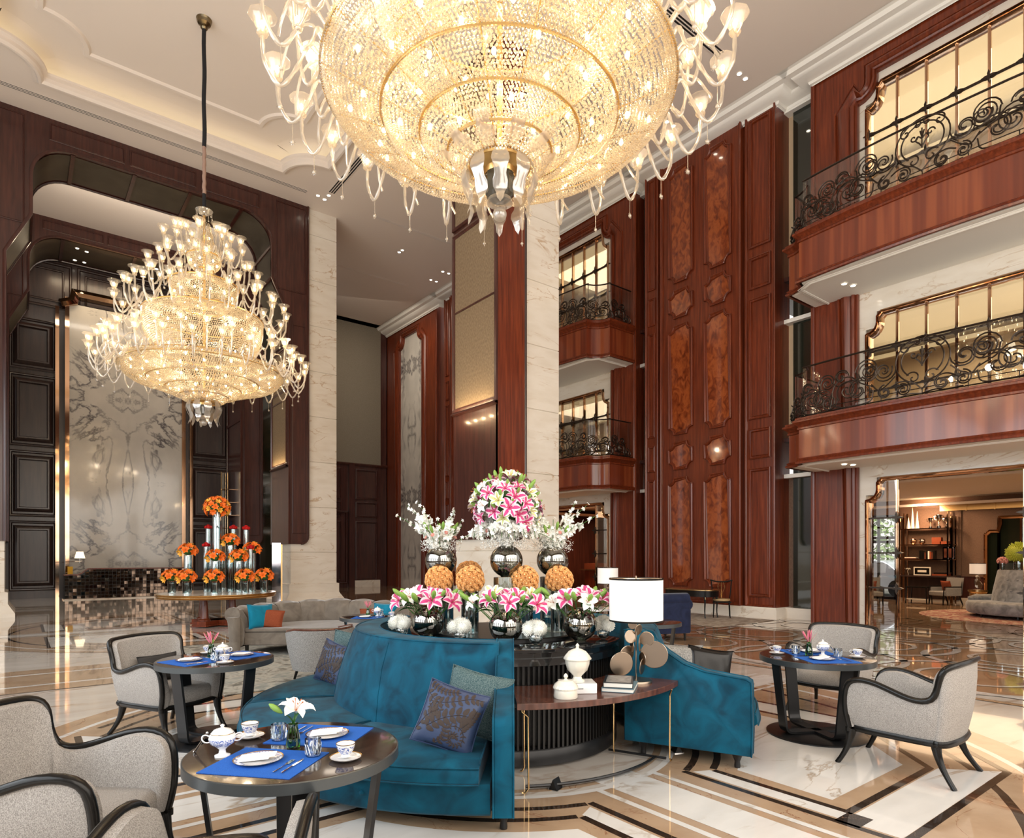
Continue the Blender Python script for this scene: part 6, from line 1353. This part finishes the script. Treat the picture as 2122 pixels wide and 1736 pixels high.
m = MB(); m.lathe([(.18, 0), (.22, .1), (.22, .45), (.26, .5), (.26, .55), (.0001, .55)], 24); put('drum_stool', m, M['gold'], None, (23.9, 6.7, 0), label='gilt drum table carrying the glowing salon lamp', cat='table')
S0 = (21.0, 4.7); t = thing('round_sofa', 'round silver crushed velvet sofa with buttoned centre drum, flowers on top', 'sofa', (*S0, 0))
m = MB(); m.lathe([(.0001, .10), (1.35, .10), (1.40, .14), (1.42, .30), (1.40, .38), (1.36, .42), (.9, .44), (.0001, .44)], 64); put('seat', m, M['silver'], t, smooth=50)
m = MB(); m.lathe([(.86, .40), (.82, .7), (.72, 1.22), (.70, 1.26), (.0001, 1.26)], 48); put('backrest', m, M['silver'], t, smooth=50)
for i in range(20):
    for z, r in ((.72, .818), (1.0, .765)): a = 2*pi*(i+(.5 if z > .8 else 0))/20; m = MB(); m.ball((0, 0, 0), .025, 8, 5, (1, 1, 1)); link('button', m.me('button', M['silver']), t, (r*cos(a), r*sin(a), z)) if abs(((a-rad(215)+pi) % (2*pi))-pi) < 1.3 else None
for i in range(3): a = rad(100+120*i); m = MB(); m.tube([(1.15*cos(a), 1.15*sin(a), .47), (.8*cos(a), .8*sin(a), .50)], .10, 12); m.tube([(1.36*cos(a), 1.36*sin(a), .44), (1.15*cos(a), 1.15*sin(a), .49)], [.06, .10], 12); put('arm_roll', m, M['silver'], t, smooth=50)
for i in range(8): a = 2*pi*i/8; m = MB(); m.tube([(1.2*cos(a), 1.2*sin(a), .10), (1.22*cos(a), 1.22*sin(a), 0)], [.04, .02], 6); put('leg', m, M['ebony'], t)
m = MB(); m.lathe([(.0001, 1.275), (.68, 1.275), (.70, 1.26)], 40); put('top_plate', m, M['ebony'], t)
m = MB(); m.lathe([(.0001, .006), (1.0, .012), (2.5, .012), (2.5, .002)], 64); put('round_rug', m, tex(mat('red_cream_rug', (.4, .2, .15), .95), 'NOISE', 4, (1, 1, 1), [(.4, (.45, .34, .24)), (.55, (.22, .03, .03)), (.7, (.5, .4, .3))], 5, 1.5), None, (*S0, 0), label='round red and cream patterned rug under the silver sofa', cat='rug')
cyl('clear vase of the chartreuse mum globe on the silver sofa', (S0[0]-.28, S0[1]+.20, 1.277), .12, .22, None, .6); t = thing('mum_globe', 'large chartreuse mum globe above the silver sofa', 'flowers', (S0[0]-.28, S0[1]+.20, 1.277+.42), 0); fl('mum', YM, t, (0, 0, 0), (0, 0, 1), 1.5)
cyl('small clear vase of the pink bloom on the silver sofa', (S0[0]-.42, S0[1]+.52, 1.277), .06, .16, None, .6); t = thing('pink_bloom', 'round pink hydrangea bloom above the silver sofa', 'flowers', (S0[0]-.42, S0[1]+.52, 1.277+.22), 0)
for k in range(30): zz = 1-1.6*(k+.5)/30; rr = sqrt(1-zz*zz); a = k*2.39996; fl('rose', PINKR, t, (.10*rr*cos(a), .10*rr*sin(a), .08*zz), (rr*cos(a), rr*sin(a), zz), 1.6)
m = MB(); pth = [(7.0, 0), (7.0, 2.35), (6.85, 2.5), (6.65, 2.5), (6.6, 2.7), (6.6, 2.95), (1.0, 2.95)]; m.k = 0; m.sweep(pth, [(0, .02), (0, .10), (-.05, .14), (-.10, .10), (-.12, .02)], RW(25.66), False)
m.k = 1; m.box(25.62, 25.64, 1.0, 6.6, 0, 2.9); m.box(25.62, 25.64, 6.55, 7.0, 0, 2.4); m.k = 0
for y in (6.0, 6.6): m.box(25.58, 25.62, y-.03, y+.03, 0, 2.9)
struct('trim_14', m, [M['bronze'], M['dglass']], label='bronze framed dark mirror on the salon wall')
m = MB(); m.box(25.3, 25.35, 1, 8.2, 3.18, 3.42)
for i in range(9): m.box(25.27, 25.31, 1+i*.8, 1.03+i*.8, 3.16, 3.44)
struct('trim_15', m, M['gold'], label='brass ventilation grille below the salon ceiling')
# bar room of the left bay
room(21.5, 12.3, 20.5, 0, 3.66, M['woodd'], floor=False, yc=16.5); area('bar_ceiling_light', (18.8, 16.5, 3.3), (18.8, 16.5, 0), 3, 6, 200, (1, .60, .32))
m = MB(); m.k = 0; m.box(19.2, 19.8, 14.9, 19.5, 0, 1.0); panel(m, 15.1, 17, .15, .85, RW(19.2)); panel(m, 17.1, 19, .15, .85, RW(19.2)); m.k = 1; m.box(19.0, 19.85, 14.8, 19.6, 1.0, 1.05); m.k = 2; m.box(19.15, 19.8, 14.85, 19.5, 1.05, 1.30); put('bar_counter', m, [M['wood'], M['gold'], M['rust']], None, label='wooden bar counter with lit red top inside the left doorway', cat='counter')
m = MB(); m.box(21.44, 21.5, 13.3, 13.9, 1.0, 2.3); m.k = 1; m.box(21.42, 21.45, 13.38, 13.82, 1.08, 2.22); put('picture_frame', m, [M['gold'], M['cream']], None, label='tall gilt framed picture inside the left doorway', cat='picture')
m = MB(); m.sweep([(15.3, 1.2), (15.3, 2.4), (15.5, 2.65), (15.7, 2.9), (19, 2.9)], [(0, 0), (0, .08), (.08, .12), (.14, .06), (.14, 0)], RW(21.5), False); struct('trim_16', m, M['bronze'], label='coppery moulded frame on the bar wall')
# reception counter of mirror tiles
m = MB(); random.seed(11); m.k = 0
X0, X1, YR = 1.32, 5.6, 28.3
def toph(x): u = min(1, max(0, (x-1.75)/.35)); return .90+.22*u*u*(3-2*u)
m.grid([[(X0+(X1-X0)*i/40, YR+.05, 0), (X0+(X1-X0)*i/40, YR+.05, toph(X0+(X1-X0)*i/40)), (X0+(X1-X0)*i/40, YR+.5, toph(X0+(X1-X0)*i/40)), (X0+(X1-X0)*i/40, YR+.5, 0)] for i in range(41)])
m.k = 1; s = .125
for i in range(int((X1-X0)/s)):
    for j in range(9):
        x = X0+i*s; z = .04+j*s
        if z+s*.6 > toph(x+.06): continue
        h = min(z+s-.012, toph(x+.06)-.01); d = [random.uniform(-.0016, .0016) for _ in range(3)]; m.add([(x+.006, YR+.04+d[0], z), (x+s-.006, YR+.04+d[1], z), (x+s-.006, YR+.04+d[2], h), (x+.006, YR+.04+d[0]+d[2]-d[1], h)], [(0, 1, 2, 3)])
m.k = 2; m.grid([[(X0-.03+(X1-X0+.03)*i/40, YR-.03, toph(X0+(X1-X0)*i/40)), (X0-.03+(X1-X0+.03)*i/40, YR-.03, toph(X0+(X1-X0)*i/40)+.04), (X0-.03+(X1-X0+.03)*i/40, YR+.55, toph(X0+(X1-X0)*i/40)+.04)] for i in range(41)])
m.k = 3; m.box(X0-.05, X1, YR-.25, YR+.5, 0, .035)
put('reception_counter', m, [M['ebony'], mat('smoky_mirror_tile', (.11, .078, .058), .04, 1), M['wood'], M['base']], None, smooth=0, label='reception counter faced in small smoky mirror tiles below veined marble', cat='counter')
t = thing('swing_lamp', 'small white shaded swing arm lamp at left end of the mirror tile counter', 'lamp', (1.35, 28.6, 0))
m = MB(); m.tube([(0, 0, .9), (0, 0, 1.65)], .012, 6); m.tube([(-.3, 0, 1.38), (.5, 0, 1.42)], .01, 6); m.tube([(.45, 0, 1.35), (.45, 0, 1.6)], .012, 6); put('arm', m, M['chrome'], t)
m = MB(); m.lathe([(.17, 1.53), (.11, 1.78)], 20, c=(.45, 0, 0)); put('lamp_shade', m, mat('lit_shade', (.9, .85, .75), .8, emit=(1, .80, .55), es=1.2), t)
m = MB(); m.box(-.08, .08, -.05, .05, 0, .28); put('folder', m, mat('yellow_card', (.75, .42, .02), .6), None, (1.5, 28.55, .945), label='bright yellow folder standing at the left end of the reception counter', cat='folder')
# mirror sign stand
t = thing('sign_stand', 'brass and mirror sign stand beside the left marble column', 'sign', (6.60, 20.9, 0), rad(-12))
m = MB(); m.box(-.22, .22, -.20, .20, 0, .02); put('base', m, M['gold'], t); m = MB(); m.box(.13, .18, -.03, .03, .02, 2.0); put('post', m, M['gold'], t)
m = MB(); m.box(-.14, .13, -.01, .01, .12, 2.05); put('mirror_panel', m, mat('pale_mirror', (.62, .60, .66), .05, 1), t)
# bottle shelves of the rear arch
t = thing('display_cabinet', 'tall brass framed display cabinet with bottles behind the rear arch', 'cabinet', (7.05, 28.9, 0))
for x in (-.24, .02, .28): m = MB(); m.box(x-.015, x+.015, -.02, .02, 0, 5.2); put('post', m, M['gold'], t)
for k in range(8): m = MB(); m.box(-.24, .28, -.15, .15, .6+k*.55, .62+k*.55); put('shelf', m, M['bronze'], t)
m = MB(); m.box(-.22, .0, .16, .18, 0, 5.2); put('mirror_panel', m, M['chrome'], t)
for k, (x, z, lb) in enumerate(((.14, 1.721, 'lowest'), (.12, 2.271, 'second'), (.16, 2.821, 'third'), (.12, 3.371, 'topmost'))):
    m = MB(); m.lathe([(.0001, 0), (.05, 0), (.05, .16), (.02, .21), (.018, .29), (.0001, .29)], 12); put('bottle', m, [M['smoke'], M['china'], M['navy'], M['china']][k], None, (7.05+x, 28.9, z), label='%s bottle in the brass display cabinet' % lb, cat='bottle', smooth=50)
# hanging lights of the upper rooms
def room_chand(label, loc, shades=True):
    t = thing('room_chandelier', label, 'chandelier', loc)
    m = MB(); m.tube([(0, 0, .3), (0, 0, 1.2)], .012, 6); m.lathe([(.10, 1.2), (.06, 1.14), (.03, 1.05)], 14); m.ball((0, 0, 0), .10, 12, 8, (1, 1, 1.4)); m.lathe([(.03, .1), (.09, .2), (.04, .3)], 12); put('stem', m, M['cream'], t)
    for i in range(8):
        a = 2*pi*i/8; q = Matrix.Rotation(a, 4, 'Z'); m = MB(); m.tube([q @ Vector(p) for p in cr([(0, 0, -.05), (.25, 0, -.18), (.48, 0, -.05), (.5, 0, .08)], 4)], .012, 5); o = put('arm', m, M['rope'], t)
        m = MB(); m.lathe([(.085, .12), (.055, .28)], 12, c=(.5*cos(a), .5*sin(a), 0)); put('lamp_shade', m, M['ebony'] if shades else M['lshade'], o); m = MB(); m.ball((.5*cos(a), .5*sin(a), .13), .035, 8, 6); put('bulb', m, M['bulb'], o)
    return t
room_chand('shaded crystal chandelier behind the upper right window', (18.0, 5.65, 10.35)); room_chand('crystal chandelier behind the first floor right window', (18.2, 4.0, 6.2), False)
